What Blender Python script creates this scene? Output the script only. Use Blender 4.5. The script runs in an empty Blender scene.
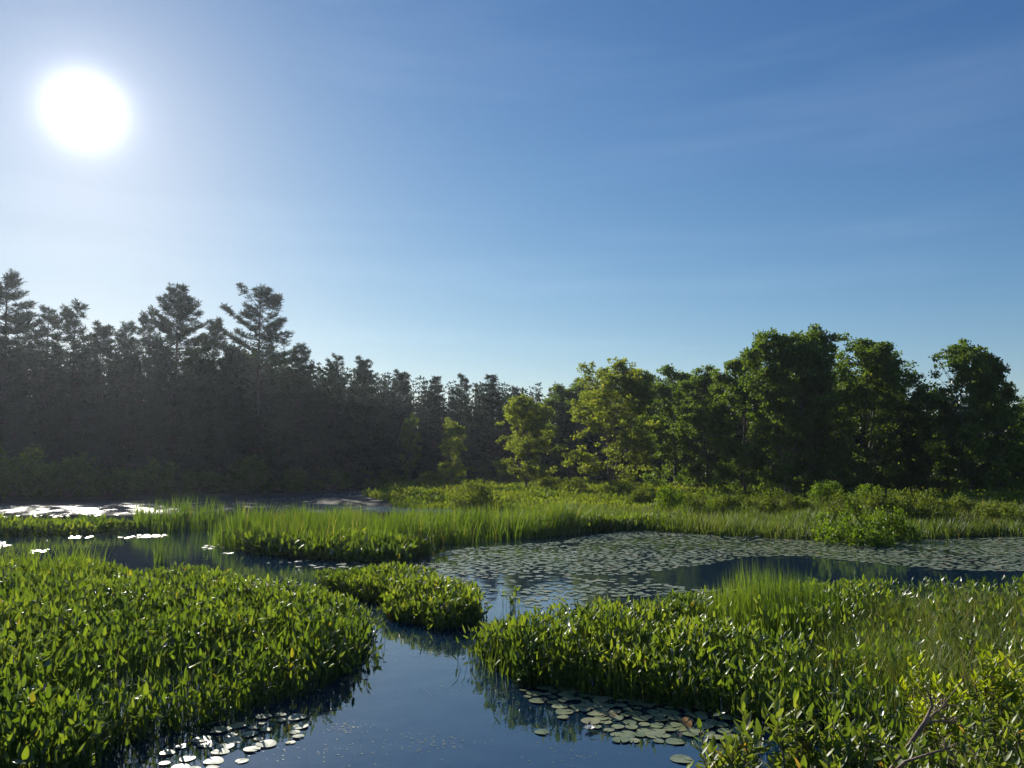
import bpy, math, random
import numpy as np
from mathutils import Vector, Matrix
R = math.radians
scene = bpy.context.scene
COL = scene.collection

# ------------------------------------------------------------------ camera
CAM_H = 2.5
F = 773.0
PITCH = math.atan((462 - 384) / F)
cam_d = bpy.data.cameras.new("camera")
cam = bpy.data.objects.new("camera", cam_d)
COL.objects.link(cam)
cam.location = (0, 0, CAM_H)
cam.rotation_euler = (math.pi / 2 + PITCH, 0, 0)
cam_d.sensor_fit = 'HORIZONTAL'
cam_d.sensor_width = 36.0
cam_d.lens = 36.0 * F / 1024.0
cam_d.clip_start = 0.05
cam_d.clip_end = 3000
scene.camera = cam

# ------------------------------------------------------------------ sky and sun
def ray(px, py):
    x, y, z = (px - 512) / F, 1.0, (384 - py) / F
    c, s = math.cos(PITCH), math.sin(PITCH)
    return np.array([x, y * c - z * s, y * s + z * c])
_s = ray(85, 110)
SUN = Vector(_s).normalized()
SUN_EL = math.asin(SUN.z)
SUN_AZ = math.atan2(SUN.x, SUN.y)          # clockwise from +Y
world = bpy.data.worlds.new("World")
scene.world = world
world.use_nodes = True
nt = world.node_tree
nt.nodes.clear()
out = nt.nodes.new('ShaderNodeOutputWorld')
bg = nt.nodes.new('ShaderNodeBackground')
sky = nt.nodes.new('ShaderNodeTexSky')
sky.sky_type = 'NISHITA'
sky.sun_disc = False
sky.sun_elevation = SUN_EL
sky.sun_rotation = SUN_AZ
sky.altitude = 100
sky.air_density = 1.0
sky.dust_density = 0.15
sky.ozone_density = 1.6
bg.inputs['Strength'].default_value = 0.069
# the sun itself with the bright air right round it: part of the sky, by direction
geo = nt.nodes.new('ShaderNodeTexCoord')
dot = nt.nodes.new('ShaderNodeVectorMath'); dot.operation = 'DOT_PRODUCT'
nrm = nt.nodes.new('ShaderNodeVectorMath'); nrm.operation = 'NORMALIZE'
nt.links.new(geo.outputs['Generated'], nrm.inputs[0])
nt.links.new(nrm.outputs[0], dot.inputs[0])
dot.inputs[1].default_value = SUN
def M(op, a, b=None, clamp=False):
    n = nt.nodes.new('ShaderNodeMath'); n.operation = op; n.use_clamp = clamp
    for i, v in enumerate((a, b)):
        if v is None: continue
        if isinstance(v, (int, float)): n.inputs[i].default_value = v
        else: nt.links.new(v, n.inputs[i])
    return n.outputs[0]
ang = M('ARCCOSINE', M('MINIMUM', dot.outputs['Value'], 0.999999))
core = M('EXPONENT', M('MULTIPLY', M('POWER', M('DIVIDE', ang, R(1.75)), 2.0), -1.0))
mid = M('EXPONENT', M('MULTIPLY', M('DIVIDE', ang, R(2.7)), -1.0))
wide = M('EXPONENT', M('MULTIPLY', M('DIVIDE', ang, R(13.0)), -1.0))
tot = M('ADD', M('MULTIPLY', core, 14.0), M('ADD', M('MULTIPLY', mid, 4.0), M('MULTIPLY', wide, 0.45)))
glow = nt.nodes.new('ShaderNodeVectorMath'); glow.operation = 'SCALE'
glow.inputs[0].default_value = (1.0, 0.97, 0.98)
nt.links.new(tot, glow.inputs['Scale'])
# thin high cloud streaks and the photograph's colour balance for clear sky
tint = nt.nodes.new('ShaderNodeVectorMath'); tint.operation = 'MULTIPLY'
tint.inputs[1].default_value = (0.88, 1.0, 1.12)
nt.links.new(sky.outputs['Color'], tint.inputs[0])
add = nt.nodes.new('ShaderNodeVectorMath'); add.operation = 'ADD'
sep = nt.nodes.new('ShaderNodeSeparateXYZ'); nt.links.new(tint.outputs[0], sep.inputs[0])
com = nt.nodes.new('ShaderNodeCombineXYZ')
for ch, (k_, g_) in enumerate(((0.49, 1.45), (0.63, 1.23), (1.07, 0.95))):     # deeper, clearer blue away from the sun
    c_ = M('MULTIPLY', M('POWER', sep.outputs[ch], g_), k_)
    nt.links.new(M('DIVIDE', c_, M('ADD', M('MULTIPLY', c_, 0.032), 1.0)), com.inputs[ch])
nt.links.new(com.outputs[0], add.inputs[0]); nt.links.new(glow.outputs[0], add.inputs[1])
# faint cirrus
mp = nt.nodes.new('ShaderNodeMapping'); mp.inputs['Scale'].default_value = (1.2, 1.2, 11.0); mp.inputs['Rotation'].default_value = (0, R(5), 0)
nt.links.new(nrm.outputs[0], mp.inputs['Vector'])
nz = nt.nodes.new('ShaderNodeTexNoise'); nz.inputs['Scale'].default_value = 1.6; nz.inputs['Detail'].default_value = 5; nz.inputs['Roughness'].default_value = 0.5
nt.links.new(mp.outputs[0], nz.inputs['Vector'])
cir = M('MULTIPLY', M('MULTIPLY', M('SUBTRACT', nz.outputs[0], 0.52), 3.0, True), 0.5)
cv = nt.nodes.new('ShaderNodeVectorMath'); cv.operation = 'SCALE'; cv.inputs[0].default_value = (1, 1, 1)
nt.links.new(cir, cv.inputs['Scale'])
add2 = nt.nodes.new('ShaderNodeVectorMath'); add2.operation = 'ADD'
nt.links.new(add.outputs[0], add2.inputs[0]); nt.links.new(cv.outputs[0], add2.inputs[1])
nt.links.new(add2.outputs[0], bg.inputs['Color'])
nt.links.new(bg.outputs[0], out.inputs['Surface'])

sl = bpy.data.lights.new("sun", 'SUN')
sl.energy = 5.0
sl.angle = R(0.53)
sl.color = (1.0, 0.94, 0.82)
sun = bpy.data.objects.new("sun", sl)
COL.objects.link(sun)
sun.rotation_euler = SUN.to_track_quat('Z', 'Y').to_euler()
sun.location = (0, 0, 60)

vs = scene.view_settings
scene.display_settings.display_device = 'sRGB'
vs.view_transform = 'Standard'
vs.look = 'None'
vs.exposure = 0.65
vs.gamma = 1.0
vs.use_curve_mapping = False
scene.render.engine = 'CYCLES'
cy = scene.cycles
cy.use_adaptive_sampling = True
cy.adaptive_threshold = 0.02
cy.use_denoising = True
try:
    cy.denoiser = 'OPENIMAGEDENOISE'; cy.denoising_prefilter = 'ACCURATE'
except Exception:
    pass
cy.max_bounces = 7
cy.diffuse_bounces = 3
cy.glossy_bounces = 3
cy.transmission_bounces = 4
cy.volume_bounces = 0
cy.transparent_max_bounces = 4
cy.caustics_reflective = False
cy.caustics_refractive = False
cy.sample_clamp_indirect = 4.0

# ------------------------------------------------------------------ helpers
def P(px, py, z=0.0):
    """world point on the horizontal plane z seen at photo position (px, py)"""
    r = ray(px, py)
    t = (z - CAM_H) / r[2]
    return np.array([r[0] * t, r[1] * t, z])

def poly_px(pts):
    return np.array([P(*p)[:2] for p in pts])

def in_poly(pts, poly):
    x, y = pts[:, 0], pts[:, 1]
    inside = np.zeros(len(pts), bool)
    n = len(poly)
    for i in range(n):
        x1, y1 = poly[i]; x2, y2 = poly[(i + 1) % n]
        c = (y1 > y) != (y2 > y)
        xi = (x2 - x1) * (y - y1) / (y2 - y1 + 1e-12) + x1
        inside ^= c & (x < xi)
    return inside

def edge_dist(pts, poly):
    d = np.full(len(pts), 1e9)
    n = len(poly)
    for i in range(n):
        a, b = poly[i], poly[(i + 1) % n]
        ab = b - a
        t = np.clip(((pts - a) @ ab) / (ab @ ab + 1e-12), 0, 1)
        d = np.minimum(d, np.linalg.norm(pts - (a + t[:, None] * ab), axis=1))
    return d

def vnoise(pts, scale, seed=0):
    """smooth value noise 0..1 on 2-D points"""
    rs = np.random.RandomState(seed)
    g = rs.rand(64, 64)
    q = pts / scale + 1000.0
    i = np.floor(q).astype(int); f = q - i
    f = f * f * (3 - 2 * f)
    x0, y0 = i[:, 0] % 64, i[:, 1] % 64
    x1, y1 = (x0 + 1) % 64, (y0 + 1) % 64
    a = g[x0, y0] * (1 - f[:, 0]) + g[x1, y0] * f[:, 0]
    b = g[x0, y1] * (1 - f[:, 0]) + g[x1, y1] * f[:, 0]
    return a * (1 - f[:, 1]) + b * f[:, 1]

class Geo:
    """collects vertices, faces and a per-face colour value v, builds ONE mesh"""
    def __init__(self):
        self.V = []; self.F = []; self.L = []; self.A = []; self.MI = []; self.n = 0
    def add(self, verts, faces, val=0.5, mi=0):
        verts = np.asarray(verts, float)
        self.V.append(verts)
        sizes = np.array([len(f) for f in faces])
        idx = np.concatenate([np.asarray(f) for f in faces]) + self.n
        self.F.append(idx); self.L.append(sizes)
        self.A.append(np.broadcast_to(val, (len(faces),)).astype(float))
        self.MI.append(np.full(len(faces), mi))
        self.n += len(verts)
    def scatter(self, tv, tf, pos, rot, sc, val, mi=0):
        """tv (k,3) template, pos (n,3), rot (n,3,3), sc (n,) or (n,3), val (n,)"""
        n, k = len(pos), len(tv)
        if n == 0: return
        sc = np.asarray(sc, float)
        if sc.ndim == 1: sc = np.repeat(sc[:, None], 3, 1)
        loc = tv[None] * sc[:, None, :]
        v = np.einsum('nij,nkj->nki', rot, loc) + pos[:, None, :]
        self.V.append(v.reshape(-1, 3))
        sizes = np.array([len(f) for f in tf])
        idx = np.concatenate([np.asarray(f) for f in tf])
        allidx = (idx[None] + (np.arange(n) * k)[:, None] + self.n).ravel()
        self.F.append(allidx); self.L.append(np.tile(sizes, n))
        self.A.append(np.repeat(val, len(tf))); self.MI.append(np.full(n * len(tf), mi))
        self.n += n * k
    def tube(self, pts, rad, sides=6, val=0.5, mi=0):
        pts = np.asarray(pts, float); rad = np.asarray(rad, float)
        m = len(pts)
        t = np.gradient(pts, axis=0)
        t /= np.linalg.norm(t, axis=1)[:, None] + 1e-9
        up = np.array([0.13, 0.27, 0.95])
        a = np.cross(t, up); bad = np.linalg.norm(a, axis=1) < 0.2
        a[bad] = np.cross(t[bad], [1, 0, 0])
        a /= np.linalg.norm(a, axis=1)[:, None]
        b = np.cross(t, a)
        th = np.arange(sides) * 2 * math.pi / sides
        v = pts[:, None] + rad[:, None, None] * (np.cos(th)[None, :, None] * a[:, None] + np.sin(th)[None, :, None] * b[:, None])
        faces = []
        for i in range(m - 1):
            for j in range(sides):
                k = (j + 1) % sides
                faces.append((i * sides + j, i * sides + k, (i + 1) * sides + k, (i + 1) * sides + j))
        self.add(v.reshape(-1, 3), faces, val, mi)
    def mesh(self, name, mats, smooth=False):
        me = bpy.data.meshes.new(name)
        V = np.concatenate(self.V); I = np.concatenate(self.F); L = np.concatenate(self.L)
        me.vertices.add(len(V)); me.vertices.foreach_set('co', V.astype(np.float32).ravel())
        me.loops.add(len(I)); me.loops.foreach_set('vertex_index', I.astype(np.int32))
        me.polygons.add(len(L))
        st = np.concatenate([[0], np.cumsum(L)[:-1]])
        me.polygons.foreach_set('loop_start', st.astype(np.int32))
        me.polygons.foreach_set('loop_total', L.astype(np.int32))
        at = me.attributes.new('v', 'FLOAT', 'FACE')
        at.data.foreach_set('value', np.concatenate(self.A).astype(np.float32))
        for m in (mats if isinstance(mats, (list, tuple)) else [mats]): me.materials.append(m)
        me.polygons.foreach_set('material_index', np.concatenate(self.MI).astype(np.int32))
        if smooth: me.polygons.foreach_set('use_smooth', np.ones(len(L), bool))
        me.update(calc_edges=True)
        return me

def link(name, me, parent=None, loc=None, label=None, cat=None, group=None, kind=None):
    o = bpy.data.objects.new(name, me)
    COL.objects.link(o)
    if parent: o.parent = parent
    if loc is not None: o.location = loc
    for k, v in (('label', label), ('category', cat), ('group', group), ('kind', kind)):
        if v: o[k] = v
    return o

def rots(rs, n, az=None, tilt=None, spin=None):
    """rotation matrices: template Z axis tilted by tilt towards azimuth az, spun about itself by spin"""
    az = rs.rand(n) * 2 * math.pi if az is None else az
    tilt = rs.rand(n) * 0.6 if tilt is None else tilt
    spin = rs.rand(n) * 2 * math.pi if spin is None else spin
    def rz(a):
        c, s, o, l = np.cos(a), np.sin(a), np.zeros(n), np.ones(n)
        return np.stack([np.stack([c, -s, o], 1), np.stack([s, c, o], 1), np.stack([o, o, l], 1)], 1)
    def ry(a):
        c, s, o, l = np.cos(a), np.sin(a), np.zeros(n), np.ones(n)
        return np.stack([np.stack([c, o, s], 1), np.stack([o, l, o], 1), np.stack([-s, o, c], 1)], 1)
    return rz(az) @ ry(tilt) @ rz(spin)

def sample_poly(rs, poly, density, dens_fn=None):
    mn, mx = poly.min(0), poly.max(0)
    n = int((mx - mn).prod() * density)
    p = mn + rs.rand(n, 2) * (mx - mn)
    p = p[in_poly(p, poly)]
    if dens_fn is not None:
        p = p[rs.rand(len(p)) < dens_fn(p)]
    return p

# ------------------------------------------------------------------ materials
def new_mat(name):
    m = bpy.data.materials.new(name); m.use_nodes = True
    m.node_tree.nodes.clear()
    return m, m.node_tree.nodes, m.node_tree.links

def leaf_mat(name, ramp, trans=0.45, gloss=0.06, rough=0.35, tcol=(1.5, 1.6, 0.6), patch=None):
    """ramp: list of (pos, rgb) on the face value v; patch=(scale, rgb multiply) adds large patches of another tone"""
    m, N, L = new_mat(name)
    o = N.new('ShaderNodeOutputMaterial')
    at = N.new('ShaderNodeAttribute'); at.attribute_name = 'v'
    cr = N.new('ShaderNodeValToRGB')
    el = cr.color_ramp.elements
    while len(el) < len(ramp): el.new(0.5)
    for e, (p, c) in zip(el, ramp):
        e.position = p; e.color = (*c, 1)
    L.new(at.outputs['Fac'], cr.inputs[0])
    colr = cr.outputs[0]
    if patch:
        tc = N.new('ShaderNodeNewGeometry')
        nz = N.new('ShaderNodeTexNoise'); nz.inputs['Scale'].default_value = patch[0]; nz.inputs['Detail'].default_value = 3
        L.new(tc.outputs['Position'], nz.inputs['Vector'])
        mr = N.new('ShaderNodeMapRange'); mr.inputs[1].default_value = 0.4; mr.inputs[2].default_value = 0.62
        L.new(nz.outputs[0], mr.inputs[0])
        mx = N.new('ShaderNodeMix'); mx.data_type = 'RGBA'; mx.blend_type = 'MULTIPLY'
        L.new(mr.outputs[0], mx.inputs[0]); L.new(colr, mx.inputs[6]); mx.inputs[7].default_value = (*patch[1], 1)
        colr = mx.outputs[2]
    d = N.new('ShaderNodeBsdfDiffuse'); t = N.new('ShaderNodeBsdfTranslucent')
    g = N.new('ShaderNodeBsdfGlossy'); g.inputs['Roughness'].default_value = rough
    g.inputs['Color'].default_value = (1, 1, 1, 1)
    vm = N.new('ShaderNodeVectorMath'); vm.operation = 'MULTIPLY'; vm.inputs[1].default_value = tcol
    L.new(colr, d.inputs[0]); L.new(colr, vm.inputs[0]); L.new(vm.outputs[0], t.inputs[0])
    m1 = N.new('ShaderNodeMixShader'); m1.inputs[0].default_value = trans
    L.new(d.outputs[0], m1.inputs[1]); L.new(t.outputs[0], m1.inputs[2])
    fr = N.new('ShaderNodeLayerWeight'); fr.inputs['Blend'].default_value = 0.35
    fm = N.new('ShaderNodeMath'); fm.operation = 'MULTIPLY_ADD'
    L.new(fr.outputs['Fresnel'], fm.inputs[0]); fm.inputs[1].default_value = 0.10 * (gloss / 0.06); fm.inputs[2].default_value = gloss * 0.35
    fm.use_clamp = True
    m2 = N.new('ShaderNodeMixShader')
    L.new(fm.outputs[0], m2.inputs[0]); L.new(m1.outputs[0], m2.inputs[1]); L.new(g.outputs[0], m2.inputs[2])
    L.new(m2.outputs[0], o.inputs[0])
    return m

def bark_mat(name, c1, c2):
    m, N, L = new_mat(name)
    o = N.new('ShaderNodeOutputMaterial'); b = N.new('ShaderNodeBsdfPrincipled')
    g = N.new('ShaderNodeNewGeometry')
    mp = N.new('ShaderNodeMapping'); mp.inputs['Scale'].default_value = (9, 9, 1.6)
    n = N.new('ShaderNodeTexNoise'); n.inputs['Scale'].default_value = 2.0; n.inputs['Detail'].default_value = 6
    cr = N.new('ShaderNodeValToRGB'); cr.color_ramp.elements[0].color = (*c1, 1); cr.color_ramp.elements[1].color = (*c2, 1)
    cr.color_ramp.elements[0].position = 0.35; cr.color_ramp.elements[1].position = 0.65
    L.new(g.outputs['Position'], mp.inputs[0]); L.new(mp.outputs[0], n.inputs['Vector']); L.new(n.outputs[0], cr.inputs[0])
    L.new(cr.outputs[0], b.inputs['Base Color']); b.inputs['Roughness'].default_value = 0.9
    bm = N.new('ShaderNodeBump'); bm.inputs['Strength'].default_value = 0.6; bm.inputs['Distance'].default_value = 0.03
    L.new(n.outputs[0], bm.inputs['Height']); L.new(bm.outputs[0], b.inputs['Normal'])
    L.new(b.outputs[0], o.inputs[0])
    return m

M_pick = leaf_mat('pickerelweed_leaf', [(0, (0.048, 0.085, 0.020)), (0.5, (0.104, 0.158, 0.030)), (0.9, (0.19, 0.235, 0.050)), (0.965, (0.24, 0.20, 0.03)), (1.0, (0.40, 0.13, 0.03))], 0.48, 0.05, 0.42, (1.85, 1.75, 0.45), (0.35, (0.85, 0.9, 0.8)))
M_reed = leaf_mat('reed_leaf', [(0, (0.065, 0.11, 0.018)), (0.6, (0.115, 0.175, 0.025)), (0.93, (0.16, 0.21, 0.035)), (1.0, (0.28, 0.24, 0.10))], 0.5, 0.05, 0.4, (1.8, 1.7, 0.6), (0.25, (0.8, 0.9, 0.8)))
M_sedge = leaf_mat('sedge_leaf', [(0, (0.07, 0.10, 0.025)), (0.6, (0.12, 0.16, 0.035)), (0.9, (0.17, 0.19, 0.05)), (1.0, (0.30, 0.24, 0.10))], 0.5, 0.04, 0.45, (1.6, 1.5, 0.6), (0.5, (0.7, 0.85, 0.7)))
M_fern = leaf_mat('meadow_leaf', [(0, (0.09, 0.12, 0.02)), (0.5, (0.14, 0.18, 0.03)), (1.0, (0.21, 0.23, 0.045))], 0.5, 0.012, 0.6, (1.7, 1.6, 0.5), (0.3, (0.6, 0.75, 0.7)))
M_maple = leaf_mat('maple_leaf', [(0, (0.052, 0.088, 0.024)), (0.5, (0.084, 0.132, 0.034)), (0.9, (0.125, 0.175, 0.042)), (1.0, (0.20, 0.16, 0.03))], 0.5, 0.015, 0.55, (1.8, 1.8, 0.5))
M_willow = leaf_mat('ash_leaf', [(0, (0.080, 0.110, 0.030)), (0.5, (0.135, 0.175, 0.045)), (0.9, (0.19, 0.225, 0.055)), (1.0, (0.32, 0.24, 0.04))], 0.58, 0.012, 0.55, (1.9, 1.8, 0.5))
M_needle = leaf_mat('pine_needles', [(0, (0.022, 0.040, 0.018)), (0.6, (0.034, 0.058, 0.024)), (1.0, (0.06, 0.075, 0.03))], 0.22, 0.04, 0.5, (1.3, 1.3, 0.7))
M_shrubA = leaf_mat('shrub_leaf', [(0, (0.065, 0.10, 0.024)), (0.6, (0.115, 0.155, 0.032)), (0.93, (0.16, 0.20, 0.04)), (1.0, (0.26, 0.16, 0.05))], 0.45, 0.012, 0.6, (1.7, 1.6, 0.5))
M_shrubB = leaf_mat('bright_shrub_leaf', [(0, (0.06, 0.11, 0.02)), (0.6, (0.11, 0.18, 0.02)), (1.0, (0.18, 0.24, 0.03))], 0.5, 0.015, 0.55, (1.7, 1.6, 0.4))
M_bush = leaf_mat('bush_leaf', [(0, (0.07, 0.11, 0.03)), (0.5, (0.12, 0.17, 0.045)), (0.9, (0.17, 0.21, 0.06)), (0.96, (0.25, 0.2, 0.08)), (1.0, (0.35, 0.15, 0.05))], 0.5, 0.02, 0.5, (1.8, 1.7, 0.4))
M_bark = bark_mat('pine_bark', (0.035, 0.028, 0.022), (0.10, 0.08, 0.065))
M_bark2 = bark_mat('maple_bark', (0.06, 0.052, 0.042), (0.16, 0.14, 0.115))
M_twig = bark_mat('twig_bark', (0.10, 0.065, 0.045), (0.26, 0.19, 0.14))

def pad_mat(name, ramp, gloss=0.55):
    m, N, L = new_mat(name)
    o = N.new('ShaderNodeOutputMaterial'); b = N.new('ShaderNodeBsdfPrincipled')
    at = N.new('ShaderNodeAttribute'); at.attribute_name = 'v'
    oi = N.new('ShaderNodeObjectInfo')
    ad = N.new('ShaderNodeMath'); ad.operation = 'ADD'
    ml = N.new('ShaderNodeMath'); ml.operation = 'MULTIPLY'; ml.inputs[1].default_value = 0.9
    L.new(oi.outputs['Random'], ml.inputs[0]); L.new(at.outputs['Fac'], ad.inputs[0]); L.new(ml.outputs[0], ad.inputs[1])
    fr = N.new('ShaderNodeMath'); fr.operation = 'FRACT'; L.new(ad.outputs[0], fr.inputs[0])
    cr = N.new('ShaderNodeValToRGB'); el = cr.color_ramp.elements
    while len(el) < len(ramp): el.new(0.5)
    for e, (p, c) in zip(el, ramp): e.position = p; e.color = (*c, 1)
    L.new(fr.outputs[0], cr.inputs[0])
    g = N.new('ShaderNodeNewGeometry')
    n = N.new('ShaderNodeTexNoise'); n.inputs['Scale'].default_value = 22; n.inputs['Detail'].default_value = 4
    L.new(g.outputs['Position'], n.inputs['Vector'])
    mx = N.new('ShaderNodeMix'); mx.data_type = 'RGBA'; mx.blend_type = 'OVERLAY'; mx.inputs[0].default_value = 0.5
    L.new(cr.outputs[0], mx.inputs[6]); L.new(n.outputs[0], mx.inputs[7])
    L.new(mx.outputs[2], b.inputs['Base Color'])
    b.inputs['Roughness'].default_value = 0.38
    b.inputs['Specular IOR Level'].default_value = gloss
    bm = N.new('ShaderNodeBump'); bm.inputs['Strength'].default_value = 0.5; bm.inputs['Distance'].default_value = 0.01
    n2 = N.new('ShaderNodeTexNoise'); n2.inputs['Scale'].default_value = 9
    L.new(g.outputs['Position'], n2.inputs['Vector'])
    L.new(n2.outputs[0], bm.inputs['Height']); L.new(bm.outputs[0], b.inputs['Normal'])
    L.new(b.outputs[0], o.inputs[0])
    return m
PADRAMP = [(0, (0.12, 0.16, 0.07)), (0.45, (0.17, 0.20, 0.10)), (0.86, (0.22, 0.24, 0.13)), (0.975, (0.27, 0.25, 0.13)), (1.0, (0.26, 0.16, 0.08))]
M_pad = pad_mat('lily_pad_leaf', PADRAMP, 0.9)
M_padbrown = pad_mat('dead_pad', [(0, (0.45, 0.20, 0.03)), (1, (0.5, 0.24, 0.05))])

def simple(name, col, rough=0.6, sub=None):
    m, N, L = new_mat(name)
    o = N.new('ShaderNodeOutputMaterial'); b = N.new('ShaderNodeBsdfPrincipled')
    n = N.new('ShaderNodeTexNoise'); n.inputs['Scale'].default_value = 30
    g = N.new('ShaderNodeNewGeometry'); L.new(g.outputs['Position'], n.inputs['Vector'])
    mx = N.new('ShaderNodeMix'); mx.data_type = 'RGBA'
    mx.inputs[6].default_value = (*[c * 0.75 for c in col], 1); mx.inputs[7].default_value = (*col, 1)
    L.new(n.outputs[0], mx.inputs[0]); L.new(mx.outputs[2], b.inputs['Base Color'])
    b.inputs['Roughness'].default_value = rough
    L.new(b.outputs[0], o.inputs[0])
    return m
M_petal = simple('white_petal', (0.8, 0.8, 0.78), 0.5)
M_yellow = simple('stamen', (0.75, 0.5, 0.05))
M_purple = simple('purple_spike', (0.20, 0.15, 0.30))

# ground: dark mud and damp soil
m, N, L = new_mat('soil'); M_soil = m
o = N.new('ShaderNodeOutputMaterial'); b = N.new('ShaderNodeBsdfPrincipled')
g = N.new('ShaderNodeNewGeometry'); n = N.new('ShaderNodeTexNoise'); n.inputs['Scale'].default_value = 1.5; n.inputs['Detail'].default_value = 8
cr = N.new('ShaderNodeValToRGB'); cr.color_ramp.elements[0].color = (0.018, 0.016, 0.010, 1); cr.color_ramp.elements[1].color = (0.05, 0.055, 0.022, 1)
L.new(g.outputs['Position'], n.inputs['Vector']); L.new(n.outputs[0], cr.inputs[0]); L.new(cr.outputs[0], b.inputs['Base Color'])
b.inputs['Roughness'].default_value = 0.95
bm = N.new('ShaderNodeBump'); bm.inputs['Distance'].default_value = 0.1; L.new(n.outputs[0], bm.inputs['Height']); L.new(bm.outputs[0], b.inputs['Normal'])
L.new(b.outputs[0], o.inputs[0])

# water: dark tannin pond with a mirror surface and faint ripples
m, N, L = new_mat('pond_water'); M_water = m
o = N.new('ShaderNodeOutputMaterial'); b = N.new('ShaderNodeBsdfPrincipled')
b.inputs['Base Color'].default_value = (0.004, 0.018, 0.042, 1)
b.inputs['IOR'].default_value = 2.1
b.inputs['Roughness'].default_value = 0.03
g = N.new('ShaderNodeNewGeometry')
n = N.new('ShaderNodeTexNoise'); n.inputs['Scale'].default_value = 2.2; n.inputs['Detail'].default_value = 3
n2 = N.new('ShaderNodeTexNoise'); n2.inputs['Scale'].default_value = 14.0; n2.inputs['Detail'].default_value = 2
L.new(g.outputs['Position'], n.inputs['Vector']); L.new(g.outputs['Position'], n2.inputs['Vector'])
ma = N.new('ShaderNodeMath'); ma.operation = 'MULTIPLY_ADD'; ma.inputs[1].default_value = 0.12
L.new(n2.outputs[0], ma.inputs[0]); L.new(n.outputs[0], ma.inputs[2])
sx = N.new('ShaderNodeSeparateXYZ'); L.new(g.outputs['Position'], sx.inputs[0])
n3 = N.new('ShaderNodeTexNoise'); n3.inputs['Scale'].default_value = 0.35; n3.inputs['Detail'].default_value = 4; L.new(g.outputs['Position'], n3.inputs['Vector'])
far = N.new('ShaderNodeMapRange'); far.inputs[1].default_value = 36; far.inputs[2].default_value = 40; far.inputs[3].default_value = 0.03; far.inputs[4].default_value = 0.27
L.new(sx.outputs[1], far.inputs[0]); L.new(far.outputs[0], b.inputs['Roughness'])
bm = N.new('ShaderNodeBump'); bm.inputs['Strength'].default_value = 0.25; bm.inputs['Distance'].default_value = 0.02
L.new(ma.outputs[0], bm.inputs['Height']); L.new(bm.outputs[0], b.inputs['Normal'])
L.new(b.outputs[0], o.inputs[0])

# ------------------------------------------------------------------ ground and water
# firm land beyond the left channel, land behind the marsh, and the near bank on the right
LAND_L = poly_px([(-900, 507), (-200, 505), (0, 502.5), (140, 500), (230, 496), (300, 491.5), (375, 486.5)])
LAND_L = np.vstack([LAND_L, [[-12, 110], [-12, 600], [-600, 600], [-600, 40]]])
LAND_R = poly_px([(382, 488.5), (350, 497), (300, 501.5), (360, 506), (420, 507), (560, 509), (640, 515), (720, 524), (800, 533), (900, 535), (960, 531), (1024, 529), (1500, 527), (3500, 540)])
LAND_R = np.vstack([LAND_R, [[600, 40], [600, 600], [-13, 600], [-13, 110]]])
BANK = np.array([[-14, -60], [-9, 1.0], [-3, 2.6], [0.4, 3.2], [1.6, 4.4], [2.6, 5.6], [3.9, 6.9], [5.4, 8.2], [8.0, 9.5], [12, 9.0], [60, 6], [60, -60]])
def ground_z(pts):
    pts = np.atleast_2d(np.asarray(pts, float))[:, :2]
    z = np.full(len(pts), -0.7)
    for poly, top, w in ((LAND_L, 0.45, 5.0), (LAND_R, 0.35, 5.0), (BANK, 0.75, 3.5)):
        d = edge_dist(pts, poly); ins = in_poly(pts, poly)
        s = np.where(ins, d, -d)
        zz = np.where(s > 0, 0.04 + (top - 0.04) * np.clip(s / w, 0, 1) ** 0.8, 0.04 + s * 0.5)
        z = np.maximum(z, zz)
    z += (vnoise(pts, 2.5, 5) - 0.5) * 0.12 * (z > 0.06)
    return z
def axis(lo, hi, near, step, far):
    a = [near[0]]
    while a[-1] < near[1]: a.append(a[-1] + step)
    s = step
    while a[-1] < hi: s *= 1.18; a.append(a[-1] + s)
    s = step; b_ = [near[0]]
    while b_[-1] > lo: s *= 1.18; b_.append(b_[-1] - s)
    return np.array(b_[:0:-1] + a)
gx = axis(-330, 330, (-45, 45), 0.6, 0); gy = axis(-150, 380, (-6, 95), 0.6, 0)
X, Y = np.meshgrid(gx, gy)
pts = np.stack([X.ravel(), Y.ravel()], 1)
Z = ground_z(pts)
ni, nj = len(gy), len(gx)
ii, jj = np.meshgrid(np.arange(ni - 1), np.arange(nj - 1), indexing='ij')
q = (ii * nj + jj).ravel()
faces = np.stack([q, q + 1, q + nj + 1, q + nj], 1)
G = Geo(); G.V.append(np.column_stack([pts, Z])); G.F.append(faces.ravel()); G.L.append(np.full(len(faces), 4)); G.A.append(np.zeros(len(faces))); G.MI.append(np.zeros(len(faces))); G.n = len(pts)
link('ground', G.mesh('ground', M_soil, True), kind='structure')
G = Geo(); G.add([(-400, -200, 0), (400, -200, 0), (400, 450, 0), (-400, 450, 0)], [(0, 1, 2, 3)])
link('pond_water', G.mesh('pond_water', M_water), kind='structure')

# ------------------------------------------------------------------ leaf templates
KITE_V = np.array([(0, 0, 0), (-0.5, 0.08, 0.45), (0, 0, 1.0), (0.5, 0.08, 0.45)]); KITE_F = [(0, 3, 2, 1)]
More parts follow.
